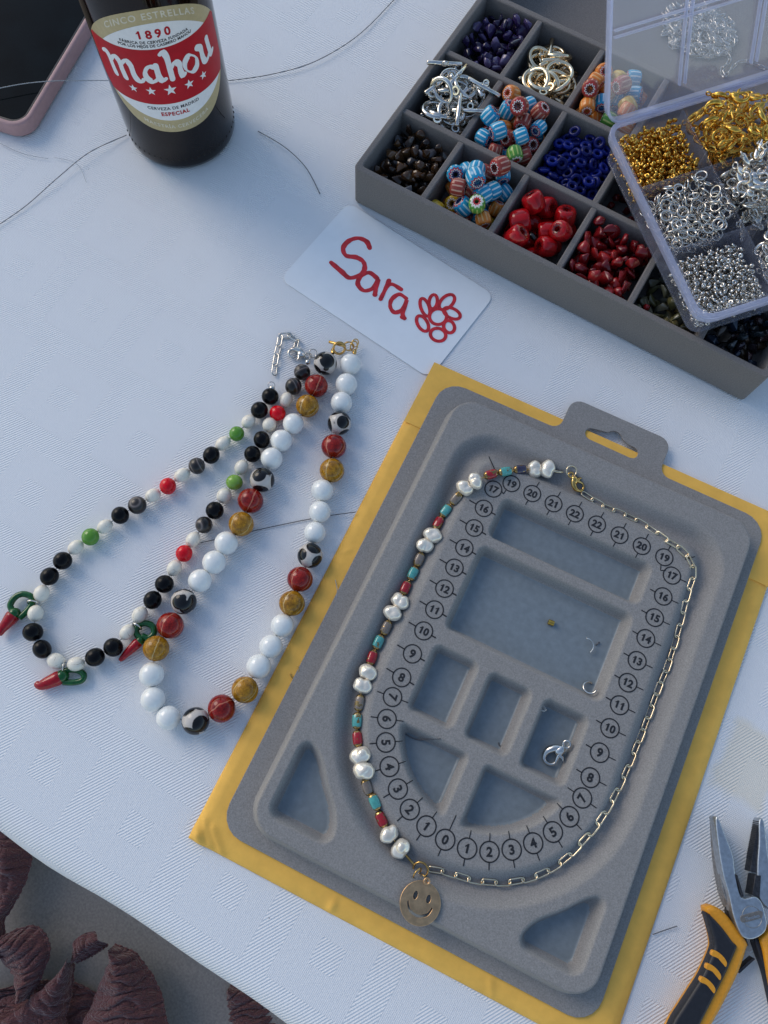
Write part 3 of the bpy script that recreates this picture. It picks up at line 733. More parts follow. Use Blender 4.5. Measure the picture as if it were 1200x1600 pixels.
# ------------------------------------------------------------------ the two bead necklaces on the cloth
BALL = {}
def ball(key, r, s=(1, 1, 1), nu=28, nv=18):
    k = (key, r, s)
    if k not in BALL: BALL[k] = mesh_of(sphere(r, nu, nv, s), M[key], 180)
    return BALL[k]
def hole_bead(key, r):
    k = (key, r, 'h')
    if k not in BALL:
        pr = [(r*.17, -r*.90), (r*.22, -r*.955)]+[(r*math.cos(R_(a)), r*math.sin(R_(a))*.97) for a in range(-72, 73, 9)]+[(r*.22, r*.955), (r*.17, r*.90)]
        BALL[k] = mesh_of(lathe(pr, 28), M[key], 60)
    return BALL[k]
KEYS = {'k': ('black_stone', .49), 'b': ('banded', .49), 'r': ('red_glass', .46), 'g': ('green_glass', .46), 'h': ('howlite', .40)}
N1 = [('k',422.2,619.5),('k',405.3,640.8),('h',388.3,658.6),('g',369.9,677.7),('h',348.5,692.8),('k',330.1,711.2),('b',307.6,728),('h',284.5,742.5),('r',262.3,759.6),('h',238.9,774.2),('b',214.5,789.3),('k',187.8,805.2),('h',164,822.7),('g',141.3,838.9),('h',118.5,855.2),('k',97.9,876.2),('k',77.4,900.6),('h',65,927.2),('h',55.7,958.4),('k',51.4,987.7),('k',65.7,1014.3),('h',87.8,1032.8),('h',118.7,1037.7),('k',148.4,1026.7),('k',177,1011.5),('h',198.9,987.9),('h',218.4,960.6),('k',238.4,937.4),('k',256.8,912.5),('h',272.5,887.6),('r',287.7,864.8),('h',301.6,843.2),('b',318.7,820.1),('k',335.5,797.6),('h',350,774.5),('g',366.2,753.6),('h',377.3,730.2),('k',394.4,709.6),('k',408.9,687.1),('h',421,663.7),('r',433.7,645.5),('h',446.9,624.7),('b',458.5,603.6),('b',472.2,581.6)]
n1 = thing('necklace', 'slim necklace of black, white, red and green beads with three glass chili charms', 'necklace', at(150, 900))
NB = Vector(n1.location)/CM
pts = [at(x, y, KEYS[k][1]) for k, x, y in N1]
for i, (k, x, y) in enumerate(N1):
    d = pts[min(i+1, len(pts)-1)]-pts[max(i-1, 0)]; q = orient(d, rng.uniform(0, 6))
    me = ball('howlite', .385, (1, 1, 1.22)) if k == 'h' else ball(*KEYS[k])
    obj('bead', me, n1, pts[i]-NB, q if k in 'h' else rquat(), tuple(rng.uniform(.93, 1.05) for _ in range(3)))
obj('cord', mesh_of(tube([p-NB for p in pts], .035, 5), M['nylon'], 180), n1)
# chain, clasp and end caps
obj('end_cap', ball('silver', .17), n1, at(425, 607, .5)-NB); obj('end_cap', ball('silver', .16), n1, at(481, 566, .5)-NB)
obj('jump_ring', RING[('silver', .2)], n1, at(481, 556, .35)-NB, Euler((.9, .3, 0)).to_quaternion())
obj('jump_ring', RING[('silver', .3)], n1, at(489, 552, .25)-NB, Euler((.5, .4, 0)).to_quaternion(), .8)
obj('jump_ring', RING[('silver', .2)], n1, at(424, 602, .3)-NB, Euler((.3, .2, 0)).to_quaternion())
a, b = at(478, 556, .2), at(452, 550, .2)
obj('clasp', LOB['silver'], n1, (a+b)/2-NB, (a-b).to_track_quat('X', 'Z'))
place_chain(n1, spline([at(x, y, .12) for x, y in ((461, 546), (466, 536), (460, 527), (450, 523), (440, 522), (437, 536), (432, 557), (429, 578), (427, 600))], 8), LK['silver'], .64, 26)
def chili(body, loop, ring, rb, rl, lab):
    ch_ = None
    P = spline([at(x, y, .30)-NB for x, y in body], 6); k = len(P)
    rad = [rb*(.28+.72*min(1, (i/(k-1))**.75*1.05)) if i < k-3 else rb*(.95-.12*(i-k+3)) for i in range(k)]
    ch_ = obj('chili_charm', mesh_of(tube(P, rad, 14), M['chili_red'], 180), n1, label=lab)
    obj('calyx', mesh_of(sphere(rad[-2]*1.04, 14, 10), M['chili_green'], 180), ch_, P[-1])
    obj('stem_loop', mesh_of(tube(spline([at(x, y, .28)-NB for x, y in loop], 6), rl, 10), M['chili_green'], 180), ch_)
    a, b = at(*ring[0], .45)-NB, at(*ring[1], .35)-NB
    d = (b-a); obj('jump_ring', RING[('silver', .3)], ch_, (a+b)/2, (d.to_track_quat('X', 'Z') @ Quaternion((1, 0, 0), R_(75))), max(.6, d.length/.6))
z3 = lambda *P: [(x/4.615, 880+y/4.615) for x, y in P]
chili(z3((-8, 520), (20, 470), (60, 420), (105, 365)), z3((90, 345), (75, 300), (110, 245), (165, 222), (222, 240), (232, 290), (195, 345), (140, 395)), z3((195, 282), (280, 292)), .39, .17, 'red glass chili with a wide green stem loop, touching the photo\'s left edge')
chili(z3((258, 862), (290, 880), (350, 860), (450, 815)), z3((455, 858), (530, 860), (590, 845), (605, 805), (565, 775), (500, 768), (455, 785)), z3((462, 712), (452, 785)), .40, .16, 'red glass chili lying sideways at the necklace\'s lowest bend')
chili(z3((862, 703), (900, 665), (950, 615), (1010, 560)), z3((1020, 545), (985, 510), (990, 460), (1045, 432), (1100, 455), (1110, 505), (1070, 540), (1025, 525)), z3((955, 435), (1022, 478)), .29, .17, 'red glass chili with a round green loop under the brown bead')

N2 = [('a',508.3,567.8),('r',494.2,603),('m',480.5,634.4),('w',458.3,662.2),('w',439.6,688.5),('w',424.5,716.3),('a',409.6,749.8),('r',391.5,782.4),('m',377,818.9),('w',353.5,848.6),('w',334.5,878.7),('w',312.4,907.5),('a',287,940.1),('r',266.1,977.2),('m',244,1013.3),('w',237,1054.1),('w',239.2,1092.7),('w',263,1121.6),('a',305.7,1126.6),('r',346.3,1107),('m',382.7,1077.9),('w',404.2,1041.4),('w',423.2,1010.1),('w',441.2,977.2),('m',456.1,942.7),('r',468.8,905),('a',484.6,868),('w',492,832.2),('w',499.8,799.9),('w',503.6,766.3),('m',518.8,735),('r',521.6,697.6),('a',530.3,661.3),('w',533.6,629.2),('w',541.3,600.3),('w',547.7,569.3)]
BK = {'w': ('white_glass', .625), 'a': ('dzi', .70), 'r': ('ceramic_red', .70), 'm': ('ceramic_mustard', .70)}
n2 = thing('necklace', 'chunky necklace of large white, black agate, red and mustard beads with gold clasp', 'necklace', at(380, 850))
NB = Vector(n2.location)/CM
pts = [at(x, y, BK[k][1]) for k, x, y in N2]
for i, (k, x, y) in enumerate(N2):
    d = pts[min(i+1, len(pts)-1)]-pts[max(i-1, 0)]
    me = hole_bead(*BK[k]) if k in 'rm' else ball(*BK[k])
    obj('bead', me, n2, pts[i]-NB, orient(d, rng.uniform(0, 6)) if k != 'a' else rquat(), rng.uniform(.96, 1.03))
obj('cord', mesh_of(tube([p-NB for p in pts], .04, 5), M['nylon'], 180), n2)
bar = [at(514, 534, .45)-NB, at(540, 541, .5)-NB]
obj('toggle_bar', mesh_of(tube(bar, [.09, .09], 8), M['gold'], 180), n2)
obj('toggle_ring', mesh_of(torus(.34, .075, 20, 7), M['gold'], 180), n2, at(530, 544, .4)-NB, Euler((.7, .3, 0)).to_quaternion())
obj('jump_ring', RING[('gold', .3)], n2, at(545, 541, .4)-NB, Euler((1.1, .2, 0)).to_quaternion())
obj('jump_ring', RING[('gold', .3)], n2, at(553, 541, .5)-NB, Euler((.4, 1.0, 0)).to_quaternion())
obj('jump_ring', RING[('gold', .3)], n2, at(555, 536, .4)-NB, Euler((.9, .5, .5)).to_quaternion(), .8)
obj('crimp', mesh_of(lathe([(.09, -.18), (.12, -.1), (.12, .1), (.09, .18)], 10), M['gold'], 40), n2, at(520, 549, .55)-NB, Euler((1.2, .5, 0)).to_quaternion())
obj('crimp', mesh_of(lathe([(.09, -.18), (.12, -.1), (.12, .1), (.09, .18)], 10), M['gold'], 40), n2, at(554, 550, .6)-NB, Euler((1.2, -.2, 0)).to_quaternion())

# ------------------------------------------------------------------ name card
CC = at(610, 447, 0); CYAW = R_(-30.0)
card = thing('name_card', 'white card with the red handwritten name Sara and a flower', 'card', CC, CYAW)
def cl(x, y):
    p = at(x, y, .06)-CC; return (math.cos(CYAW)*p.x+math.sin(CYAW)*p.y, -math.sin(CYAW)*p.x+math.cos(CYAW)*p.y)
cs = [cl(*p) for p in ((447, 440), (540, 315), (768, 462), (672, 585))]
x0 = (cs[0][0]+cs[1][0])/2; x1 = (cs[2][0]+cs[3][0])/2; y0 = (cs[0][1]+cs[3][1])/2; y1 = (cs[1][1]+cs[2][1])/2
obj('paper', prism([rrect(x0-.12, x1+.12, y0-.15, y1+.12, .65)], 0, .05, M['card'], .01), card)
zc = lambda P: [cl(440+x/3.4286, 300+y/3.4286) for x, y in P]
strokes = [('S', [(472, 300), (455, 265), (410, 247), (360, 262), (330, 300), (345, 340), (400, 350), (436, 372), (445, 405), (428, 440), (365, 460), (320, 425), (265, 378)], .33),
           ('a', [(512, 462), (470, 432), (425, 452), (408, 492), (440, 528), (490, 515), (518, 470), (505, 520), (500, 550)], .30),
           ('r', [(575, 475), (556, 520), (530, 574)], .30), ('r', [(562, 508), (592, 494), (640, 522)], .28),
           ('a', [(668, 570), (630, 548), (590, 575), (582, 615), (605, 645), (645, 630), (670, 580), (648, 650), (660, 678), (645, 670)], .28)]
lz = .054
for nm, P, w in strokes:
    lz += .0012
    sp_ = spline(zc(P), 8); obj('letter_stroke', mbmesh(MB().add(ribbon(sp_, [w*(.93+.10*math.sin(i*.31+lz*900)+.05*math.sin(i*1.1)) for i in range(len(sp_))], lz)), M['marker'], None), card)
def petal(cx, cy, a, b, rot): return [(cx+a*math.cos(t)*math.cos(rot)-b*math.sin(t)*math.sin(rot), cy+a*math.cos(t)*math.sin(rot)+b*math.sin(t)*math.cos(rot)) for t in [2*math.pi*i/22 for i in range(22)]]
for (cx, cy, a, b, ro) in ((838, 668, 46, 42, 0), (812, 588, 22, 38, .15), (768, 618, 22, 50, -.35), (885, 590, 50, 30, -.75), (912, 650, 48, 26, .45), (897, 722, 28, 34, -.5), (838, 765, 42, 34, .3), (755, 705, 26, 46, -.55)):
    lz += .0012
    obj('flower_stroke', mbmesh(MB().add(ribbon(zc(petal(cx, cy, a, b, ro)), .215, lz, closed=True)), M['marker'], None), card)

# ------------------------------------------------------------------ grey flocked compartment box
GO = at(552, 314, 0); GYAW = R_(-24.4)
GL, GW, GH = 27.2, 31.5, 3.0
gb = thing('compartment_box', 'grey flocked storage box with rows of bead compartments', 'storage box', GO, GYAW)
def gw(x, y, z): return GO+Vector((math.cos(GYAW)*x-math.sin(GYAW)*y, math.sin(GYAW)*x+math.cos(GYAW)*y, z))
obj('base', prism([rrect(.05, GL-.05, .05, GW-.05, .25)], 0, .3, M['flock_box'], .04), gb)
T = .42
obj('outer_wall', prism([rrect(0, GL, 0, GW, .35), rrect(T, GL-T, T, GW-T, .2)[::-1]], .02, GH, M['flock_box'], .10, res=3), gb)
CX = [4.62, 9.22, 13.80, 18.42, 22.85]; RY = [5.5, 11.05, 16.85]
def divider(x0, x1, y0, y1, top=2.86, bow=0):
    return prism([rrect(x0, x1, y0, y1, .08, 3)], .28, top, M['flock_box'], .09, res=3)
for y in RY: obj('divider', divider(T-.05, GL-T+.05, y-.21, y+.21), gb)
rows = [(T, RY[0]-.21), (RY[0]+.21, RY[1]-.21), (RY[1]+.21, RY[2]-.21)]
for ri, (ya, yb) in enumerate(rows):
    for cx in CX:
        dx = (.0, -.15, -.28)[ri]
        o = obj('divider', divider(cx-.2+dx, cx+.2+dx, ya-.04, yb+.04, 2.80), gb)
def comp(r, c):
    dx = (.0, -.15, -.28)[r]
    x0 = T+.05 if c == 0 else CX[c-1]+.2+dx; x1 = GL-T-.05 if c == 5 else CX[c]-.2+dx
    return x0, x1, rows[r][0]+.02, rows[r][1]-.02
class Pile:
    """drops balls of given radius into a well, each coming to rest on those below"""
    def __init__(s, x0, x1, y0, y1, zf, seed): s.b = (x0, x1, y0, y1); s.zf = zf; s.P = []; s.r = random.Random(seed)
    def drop(s, rad, tries=10, mound=0):
        best = None; x0, x1, y0, y1 = s.b
        for _ in range(tries):
            x, y = s.r.uniform(x0+rad, x1-rad), s.r.uniform(y0+rad, y1-rad); z = s.zf+rad
            for (a, b, c, q) in s.P:
                d2 = (a-x)**2+(b-y)**2; m = (q+rad)**2
                if d2 < m: z = max(z, c+math.sqrt(m-d2))
            sc0 = z+mound*math.hypot(x-(x0+x1)/2, y-(y0+y1)/2)
            if best is None or sc0 < best[0]: best = (sc0, x, y, z)
        _, x, y, z = best; s.P.append((x, y, z, rad)); return x, y, z
def chip_mesh(seed, size, mat, el=1.0, hole=False):
    r = random.Random(seed); bm = bmesh.new()
    ax = (r.uniform(.7, 1.0)*size, r.uniform(.55, .85)*size, r.uniform(.4, .65)*size*el)
    for _ in range(13):
        d = Vector((r.gauss(0, 1), r.gauss(0, 1), r.gauss(0, 1))).normalized()*r.uniform(.85, 1.05)
        bm.verts.new((d.x*ax[0]*CM, d.y*ax[1]*CM, d.z*ax[2]*CM))
    res = bmesh.ops.convex_hull(bm, input=bm.verts)
    bmesh.ops.delete(bm, geom=list({g for g in res['geom_interior'] if isinstance(g, bmesh.types.BMVert)}), context='VERTS')
    es = [e for e in bm.edges]
    bmesh.ops.bevel(bm, geom=es, offset=size*.07*CM, segments=1, affect='EDGES', clamp_overlap=True)
    me = bpy.data.meshes.new('chip'); bm.to_mesh(me); bm.free(); me.materials.append(mat); fin(me, 75); return me
M['tiger'] = rampobj('tiger_eye', [(0, (.018, .008, .004)), (.35, (.07, .030, .009)), (.6, (.15, .07, .022)), (.8, (.03, .018, .012)), (1, (.15, .14, .15))], .12, var=.35)
M['amethyst'] = rampobj('amethyst', [(0, (.012, .007, .035)), (.5, (.040, .022, .10)), (.8, (.075, .05, .16)), (1, (.14, .11, .24))], .1, var=.3)
M['coral'] = rampobj('red_coral', [(0, (.15, .003, .006)), (.6, (.30, .006, .009)), (1, (.48, .02, .018))], .2)
M['green_chip'] = rampobj('green_quartz', [(0, (.10, .10, .04)), (.4, (.20, .18, .07)), (.7, (.26, .23, .12)), (1, (.13, .14, .12))], .15, coat=.4)
M['dark_chip'] = rampobj('dark_iridescent', [(0, (.012, .018, .05)), (.35, (.03, .06, .10)), (.6, (.07, .02, .015)), (.8, (.02, .07, .10)), (1, (.16, .09, .04))], .12, coat=.6, metal=.25)
M['blue_ring'] = rampobj('blue_glass', [(0, (.002, .006, .10)), (1, (.004, .018, .26))], .2, spec=.2)
M['dark_red'] = rampobj('dark_red_glass', [(0, (.10, .004, .008)), (1, (.24, .01, .014))], .2)
def chips(r, c, n, size, mat, label, group, seed, cat='bead', el=1.0, name='chip_bead'):
    ms = [chip_mesh(seed*10+k, size, M[mat], el) for k in range(5)]; p = Pile(*comp(r, c), .3, seed)
    for i in range(n):
        x, y, z = p.drop(size*.53, 9)
        obj(name, ms[i % 5], None, gw(x, y, z), rquat(p.r), p.r.uniform(.85, 1.2), label, cat, group)
chips(0, 0, 125, 0.54, 'tiger', 'brown tiger-eye chip bead in the left front corner compartment', 'tiger-eye chips in the grey box', 11, name='tiger_eye_chip')
chips(2, 0, 105, 0.60, 'amethyst', 'purple amethyst chip bead in the compartment behind the silver toggles', 'amethyst chips in the grey box', 12, name='amethyst_chip')
chips(0, 3, 115, 0.60, 'coral', 'red coral chip bead in the front compartment left of the clear organizer', 'coral chips in the grey box', 13, el=1.3, name='coral_chip')
chips(0, 4, 60, 0.62, 'green_chip', 'olive green chip bead in the front compartment half under the clear organizer', 'olive chips in the grey box', 14, name='olive_chip')
chips(0, 5, 60, 0.58, 'dark_chip', 'dark iridescent chip bead in the right front corner compartment', 'dark iridescent chips in the grey box', 15, name='iridescent_chip')
chips(1, 3, 40, 0.50, 'dark_red', 'dark red bead in the compartment right of the blue rings', 'dark red beads in the grey box', 16, name='dark_red_bead')
x, y = comp(0, 4)[0]+.75, comp(0, 4)[2]+.75
obj('coral_chip', chip_mesh(99, .42, M['coral'], 1.4), None, gw(x, y, 2.05), rquat(), None, 'single red coral chip strayed among the olive chips', 'bead')
# blue rings
BR = mesh_of(tube([(a, b, 0) for a, b in circ(.27, 16)], .13, 8, True, up=(0, 0, 1)), M['blue_ring'], 180)
p = Pile(*comp(1, 2), .3, 21)
for i in range(150):
    x, y, z = p.drop(.29, 9); q = Quaternion((0, 0, 1), p.r.uniform(0, 6)) @ Quaternion((1, 0, 0), p.r.gauss(0, .45))
    obj('ring_bead', BR, None, gw(x, y, z-.05), q, None, 'cobalt blue glass ring bead in the middle row compartment', 'bead', 'blue ring beads in the grey box')
# striped glass barrels
def striped(name, c1, c2, end1, end2, n=11, pale=(.75, .72, .68)):
    t = NT(name); sx = t.n('SeparateXYZ'); t.link(t.objcm(), sx.inputs[0]); X, Y, Z = sx.outputs
    a = t.math('ARCTAN2', Y, X); rad = t.math('SQRT', t.math('ADD', t.math('MULTIPLY', X, X), t.math('MULTIPLY', Y, Y)))
    s = t.math('SINE', t.math('ADD', t.math('MULTIPLY', a, float(n)), t.math('MULTIPLY', t.noise(t.objcm(True), 2), .8)))
    side = t.mix(t.math('GREATER_THAN', s, .55), c1, c2)
    rr = t.math('ADD', rad, t.math('MULTIPLY', s, .035))
    endc = t.ramp(rr, [(0, end1), (.20, end1), (.21, pale), (.25, pale), (.26, end2), (.33, end2), (.34, c1)], 'CONSTANT')
    e = t.math('GREATER_THAN', t.math('ADD', t.math('ABSOLUTE', Z), t.math('MULTIPLY', s, .03)), .31)
    t.p(color=t.mix(e, side, endc), rough=.11, spec=.38); return t.mat
SK = {'turquoise': striped('turquoise_millefiori', (.015, .30, .52), (.60, .72, .76), (.02, .03, .12), (.42, .02, .04)),
      'orange': striped('orange_millefiori', (.66, .20, .03), (.72, .40, .16), (.45, .06, .03), (.55, .16, .05)),
      'brown red': striped('red_millefiori', (.30, .05, .035), (.55, .30, .22), (.08, .01, .01), (.45, .04, .04)),
      'green': striped('green_millefiori', (.10, .30, .05), (.45, .55, .15), (.55, .03, .03), (.75, .72, .6)),
      'yellow': striped('yellow_millefiori', (.58, .36, .02), (.66, .50, .10), (.20, .10, .02), (.5, .3, .03)),
      'red': striped('red_barrel', (.46, .006, .009), (.32, .004, .006), (.10, .004, .006), (.3, .01, .01), 8, (.34, .006, .008))}
def barrel(r=.46, h=.40): return lathe([(.12, -h*.92), (.20, -h), (r*.78, -h*.96), (r*.93, -h*.75), (r, -h*.3), (r, h*.3), (r*.93, h*.75), (r*.78, h*.96), (.20, h), (.12, h*.92)], 22, True)
BAR = {k: mesh_of(barrel(), m, 50) for k, m in SK.items()}
def barrels(r, c, seq, where, group, seed, sc0=1.0):
    p = Pile(*comp(r, c), .3, seed)
    for k in seq:
        s = sc0*p.r.uniform(1.0, 1.25); x, y, z = p.drop(.47*s, 14)
        obj('barrel_bead', BAR[k], None, gw(x, y, z), rquat(p.r), s, f'{k} striped glass barrel bead in the {where}', 'bead', f'{k} barrel beads, {group}')
def seq(n, w, seed):
    r = random.Random(seed); ks = list(w); return [r.choices(ks, [w[k] for k in ks])[0] for _ in range(n)]
barrels(0, 1, seq(34, {'turquoise': 5, 'orange': 4, 'brown red': 2, 'yellow': .6, 'green': .3}, 5), 'front compartment right of the tiger-eye chips', 'front compartment', 31)
barrels(1, 1, seq(36, {'turquoise': 5, 'orange': 1.6, 'brown red': 3, 'green': .9}, 6), 'compartment right of the silver toggles', 'middle compartment', 32)
barrels(2, 2, seq(30, {'turquoise': 2, 'orange': 4, 'brown red': 1, 'green': 1.2, 'yellow': 1.2}, 8), 'compartment half behind the clear lid', 'back compartment', 33)
# big red beads
p = Pile(*comp(0, 2), .3, 34)
for i in range(19):
    s = p.r.uniform(1.05, 1.6); x, y, z = p.drop(.45*s, 12)
    obj('barrel_bead', BAR['red'], None, gw(x, y, z), rquat(p.r), s, 'glossy red fluted glass barrel bead in the front row compartment', 'bead', 'large red beads in the grey box')
M['black_glass'] = plain('black_glass', (.01, .01, .008), .1, coat=.5)
for (dx, dy, z, s) in ((1.0, 3.2, 1.7, 1.0), (2.0, 1.9, 1.75, 1.1)):
    x0, x1, y0, y1 = comp(0, 2)
    obj('ring_bead', mesh_of(torus(.30*s, .14*s, 18, 9), M['black_glass'], 180), None, gw(x0+dx, y0+dy, z), Euler((.8, .4, dx)).to_quaternion(), None, 'black glass ring bead lying among the large red beads', 'bead', 'black rings among the red beads')
# toggle clasps
def toggle_ring(R=.82):
    return MB().add(torus(R, .155, 28, 8)).add(torus(.22, .09, 14, 6), Matrix.Translation((R+.30, 0, 0)))
def toggle_bar(L=2.3):
    return MB().add(tube([(-L/2, 0, 0), (-L/2+.05, 0, 0), (-.25, 0, 0), (0, 0, 0), (.25, 0, 0), (L/2-.05, 0, 0), (L/2, 0, 0)], [.09, .15, .135, .17, .135, .15, .09], 8)).add(torus(.17, .06, 12, 6), Matrix.Translation((0, .27, 0)))
TR = {k: mbmesh(toggle_ring(), M[k], 60) for k in ('silver', 'pale_gold')}; TB = {k: mbmesh(toggle_bar(), M[k], 60) for k in ('silver', 'pale_gold')}
def toggles(r, c, key, colour, nring, nbar, seed, z0, bars, zt):
    rg = random.Random(seed); x0, x1, y0, y1 = comp(r, c); m = 1.0
    for i in range(nring):
        k = i/nring; z = z0+k*(zt-z0); w = 1.05-.10*k
        x = (x0+x1)/2+rg.uniform(-1, 1)*((x1-x0)/2-m)*w; y = (y0+y1)/2+rg.uniform(-1, 1)*((y1-y0)/2-m)*w
        q = Quaternion((0, 0, 1), rg.uniform(0, 6.3)) @ Quaternion((1, 0, 0), rg.gauss(0, .38)) @ Quaternion((0, 1, 0), rg.gauss(0, .25))
        obj('toggle_ring', TR[key], None, gw(x, y, z), q, None, f'{colour} toggle clasp ring heaped in its compartment of the grey box', 'clasp ring', f'{colour} toggle rings')
    for i, (fx, fy, z, a, tl) in enumerate(bars):
        q = Quaternion((0, 0, 1), a) @ Quaternion((0, 1, 0), tl) @ Quaternion((1, 0, 0), rg.uniform(0, 6))
        obj('toggle_bar', TB[key], None, gw(x0+fx*(x1-x0), y0+fy*(y1-y0), z), q, None, f'{colour} toggle clasp bar heaped in its compartment of the grey box', 'clasp bar', f'{colour} toggle bars')
    for i in range(nbar):
        k = i/max(1, nbar); z = z0+k*(zt-z0)
        q = Quaternion((0, 0, 1), rg.uniform(0, 6.3)) @ Quaternion((0, 1, 0), rg.gauss(0, .3))
        obj('toggle_bar', TB[key], None, gw((x0+x1)/2+rg.uniform(-1.0, 1.0), (y0+y1)/2+rg.uniform(-1.6, 1.6), z), q, None, f'{colour} toggle clasp bar heaped in its compartment of the grey box', 'clasp bar', f'{colour} toggle bars')
toggles(1, 0, 'silver', 'silver', 40, 20, 41, .55, [(.12, .78, 3.25, .2, .12), (.42, .72, 3.15, 1.1, .1), (.78, .25, 3.2, 1.55, -.1), (.9, .75, 3.05, -.35, .15), (.93, .35, 3.0, -.1, -.2), (.2, .5, 2.9, .9, .1)], 2.9)
toggles(2, 1, 'pale_gold', 'gold', 28, 8, 42, .55, [(.4, .62, 2.2, .9, .3), (.3, .35, 1.9, .5, .2)], 2.55)
# silver chain heap in the long back compartment
def chain_heap():
    r = random.Random(77); mb = MB(); L = link_shape(.62, .26, .030, 5); P = [Vector((r.uniform(-1, 1), r.uniform(-1, 1), .2))]
    c0, c1 = at(1085, 45, .6), at(1085, 45, .6); d = r.uniform(0, 6.3); x = Vector((0, 0, 0))
    for i in range(560):
        d += r.gauss(0, .75)
        st = Vector((math.cos(d), math.sin(d), 0))*.44; y = x+st
        e = Vector((y.x/2.9, y.y/2.5)); 
        if e.length > 1: d = math.atan2(-x.y, -x.x)+r.gauss(0, .6); y = x+Vector((math.cos(d), math.sin(d), 0))*.44
        h = .12+.75*max(0, 1-(y.x/2.9)**2-(y.y/2.5)**2)*r.random()
        m = (x+y)/2; q = (y-x+Vector((0, 0, r.uniform(-.1, .1)))).to_track_quat('X', 'Z') @ Quaternion((1, 0, 0), R_(70*(i % 2)+r.uniform(-25, 25)))
        mb.add(L, Matrix.Translation((m.x, m.y, h)) @ q.to_matrix().to_4x4()); x = y
    tail = resample(spline([(2.2, -.8, .2), (2.9, -1.5, .14), (2.6, -2.4, .12), (3.0, -3.0, .12), (3.5, -1.3, .15), (4.6, -1.0, .13), (6.5, -1.2, .12)], 8), .46)
    for i, (a, b) in enumerate(zip(tail, tail[1:])):
        q = (b-a).to_track_quat('X', 'Z') @ Quaternion((1, 0, 0), R_(75*(i % 2)))
        mb.add(L, Matrix.Translation((a+b)/2) @ q.to_matrix().to_4x4())
    return mb
hp = at(1090, 48, .4)
obj('silver_chain', mbmesh(chain_heap(), M['silver'], 180), None, Vector((hp.x, hp.y, .3)), R_(-20), None, 'heap of fine silver chain behind the clear lid in the grey box', 'chain')

# ------------------------------------------------------------------ clear plastic organizer
TX, TY, TZ = R_(2), R_(-5), R_(23.4)
oc = at(*(900+760/4, 150+1385/4), 5.25)+Vector((.285, .081, 0))
rv = Vector((TX, TY, 0)); ORot = Quaternion(rv.normalized(), rv.length) @ Quaternion((0, 0, 1), TZ)
CA, CB, DH = 4.42, 4.37, 2.25
og = thing('plastic_organizer', 'clear plastic organizer with open lid full of gold and silver findings', 'organizer', oc, ORot)
def ow(x, y, z): return oc+ORot @ Vector((x, y, z))
OW_, OD = CA*3, CB*3
t0 = .13
obj('floor_panel', prism([rrect(.08, OW_-.08, .08, OD-.08, .7)], -DH, -DH+.10, M['plastic'], .03), og)
obj('side_wall', prism([rrect(.02, OW_-.02, .02, OD-.02, .8), rrect(.02+t0, OW_-.02-t0, .02+t0, OD-.02-t0, .68)[::-1]], -DH+.05, -.02, M['plastic'], .04), og)
obj('rim', prism([rrect(-.28, OW_+.28, -.28, OD+.28, 1.0), rrect(.0, OW_, .0, OD, .8)[::-1]], -.14, .04, M['plastic_edge'], .05), og)
obj('skirt', prism([rrect(-.28, OW_+.28, -.28, OD+.28, 1.0), rrect(-.20, OW_+.20, -.20, OD+.20, .93)[::-1]], -.5, -.15, M['plastic_edge'], .02), og)
for i in (1, 2):
    obj('divider', prism([rrect(CA*i-.05, CA*i+.05, .16, OD-.16, .02, 2)], -DH+.1, -.05, M['plastic'], .02), og)
for j in (1, 2):
    for i in range(3):
        obj('divider', prism([rrect(CA*i+(.16 if i == 0 else .06), CA*(i+1)-(.16 if i == 2 else .06), CB*j-.05, CB*j+.05, .02, 2)], -DH+.1, -.05, M['plastic'], .02), og)
obj('latch', prism([rrect(CA*1.05, CA*1.95, -.62, -.30, .1)], -.35, .0, M['plastic_edge'], .04), og)
# lid: shallow tray hinged at the back edge, leaning back
LA = R_(116)
lid_rot = Quaternion((1, 0, 0), -(math.pi-LA)) if False else None
ly = Vector((0, -math.cos(LA), math.sin(LA)))           # lid runs from the hinge along this direction
lx = Vector((1, 0, 0)); lz_ = lx.cross(ly)
lq = Matrix((lx, ly, lz_)).transposed().to_quaternion()
lid = obj('lid', prism([rrect(-.30, OW_+.30, .05, OD+.55, .9)], -.05, .05, M['plastic_lid'], .03), og, (0, OD+.45, .05), lq)
obj('lid_lip', prism([rrect(-.30, OW_+.30, .05, OD+.55, .9), rrect(-.18, OW_+.18, .17, OD+.43, .8)[::-1]], .05, .60, M['plastic_edge'], .03), lid)
obj('lid_edge', prism([rrect(-.36, OW_+.36, -.01, OD+.61, .95), rrect(-.24, OW_+.24, .11, OD+.49, .85)[::-1]], .55, .66, M['plastic_edge'], .03), lid)
for s in (-.17, .17):
    for i in (1, 2): obj('lid_rib', prism([rrect(CA*i+s-.05, CA*i+s+.05, .9, OD-.3, .03, 2)], .04, .30, M['plastic_edge'], .02), lid)
    for j in (1, 2): obj('lid_rib', prism([rrect(.1, OW_-.1, .3+CB*j+s-.05, .3+CB*j+s+.05, .03, 2)], .05, .28, M['plastic_edge'], .02), lid)
for cx in (CA*.55, CA*1.75, CA*2.6): obj('hinge', prism([rrect(cx-.55, cx+.55, OD+.22, OD+.52, .08)], -.08, .10, M['plastic_edge'], .04), og)
def ocell(i, j): return CA*i+.22, CA*(i+1)-.22, CB*j+.22, CB*(j+1)-.22
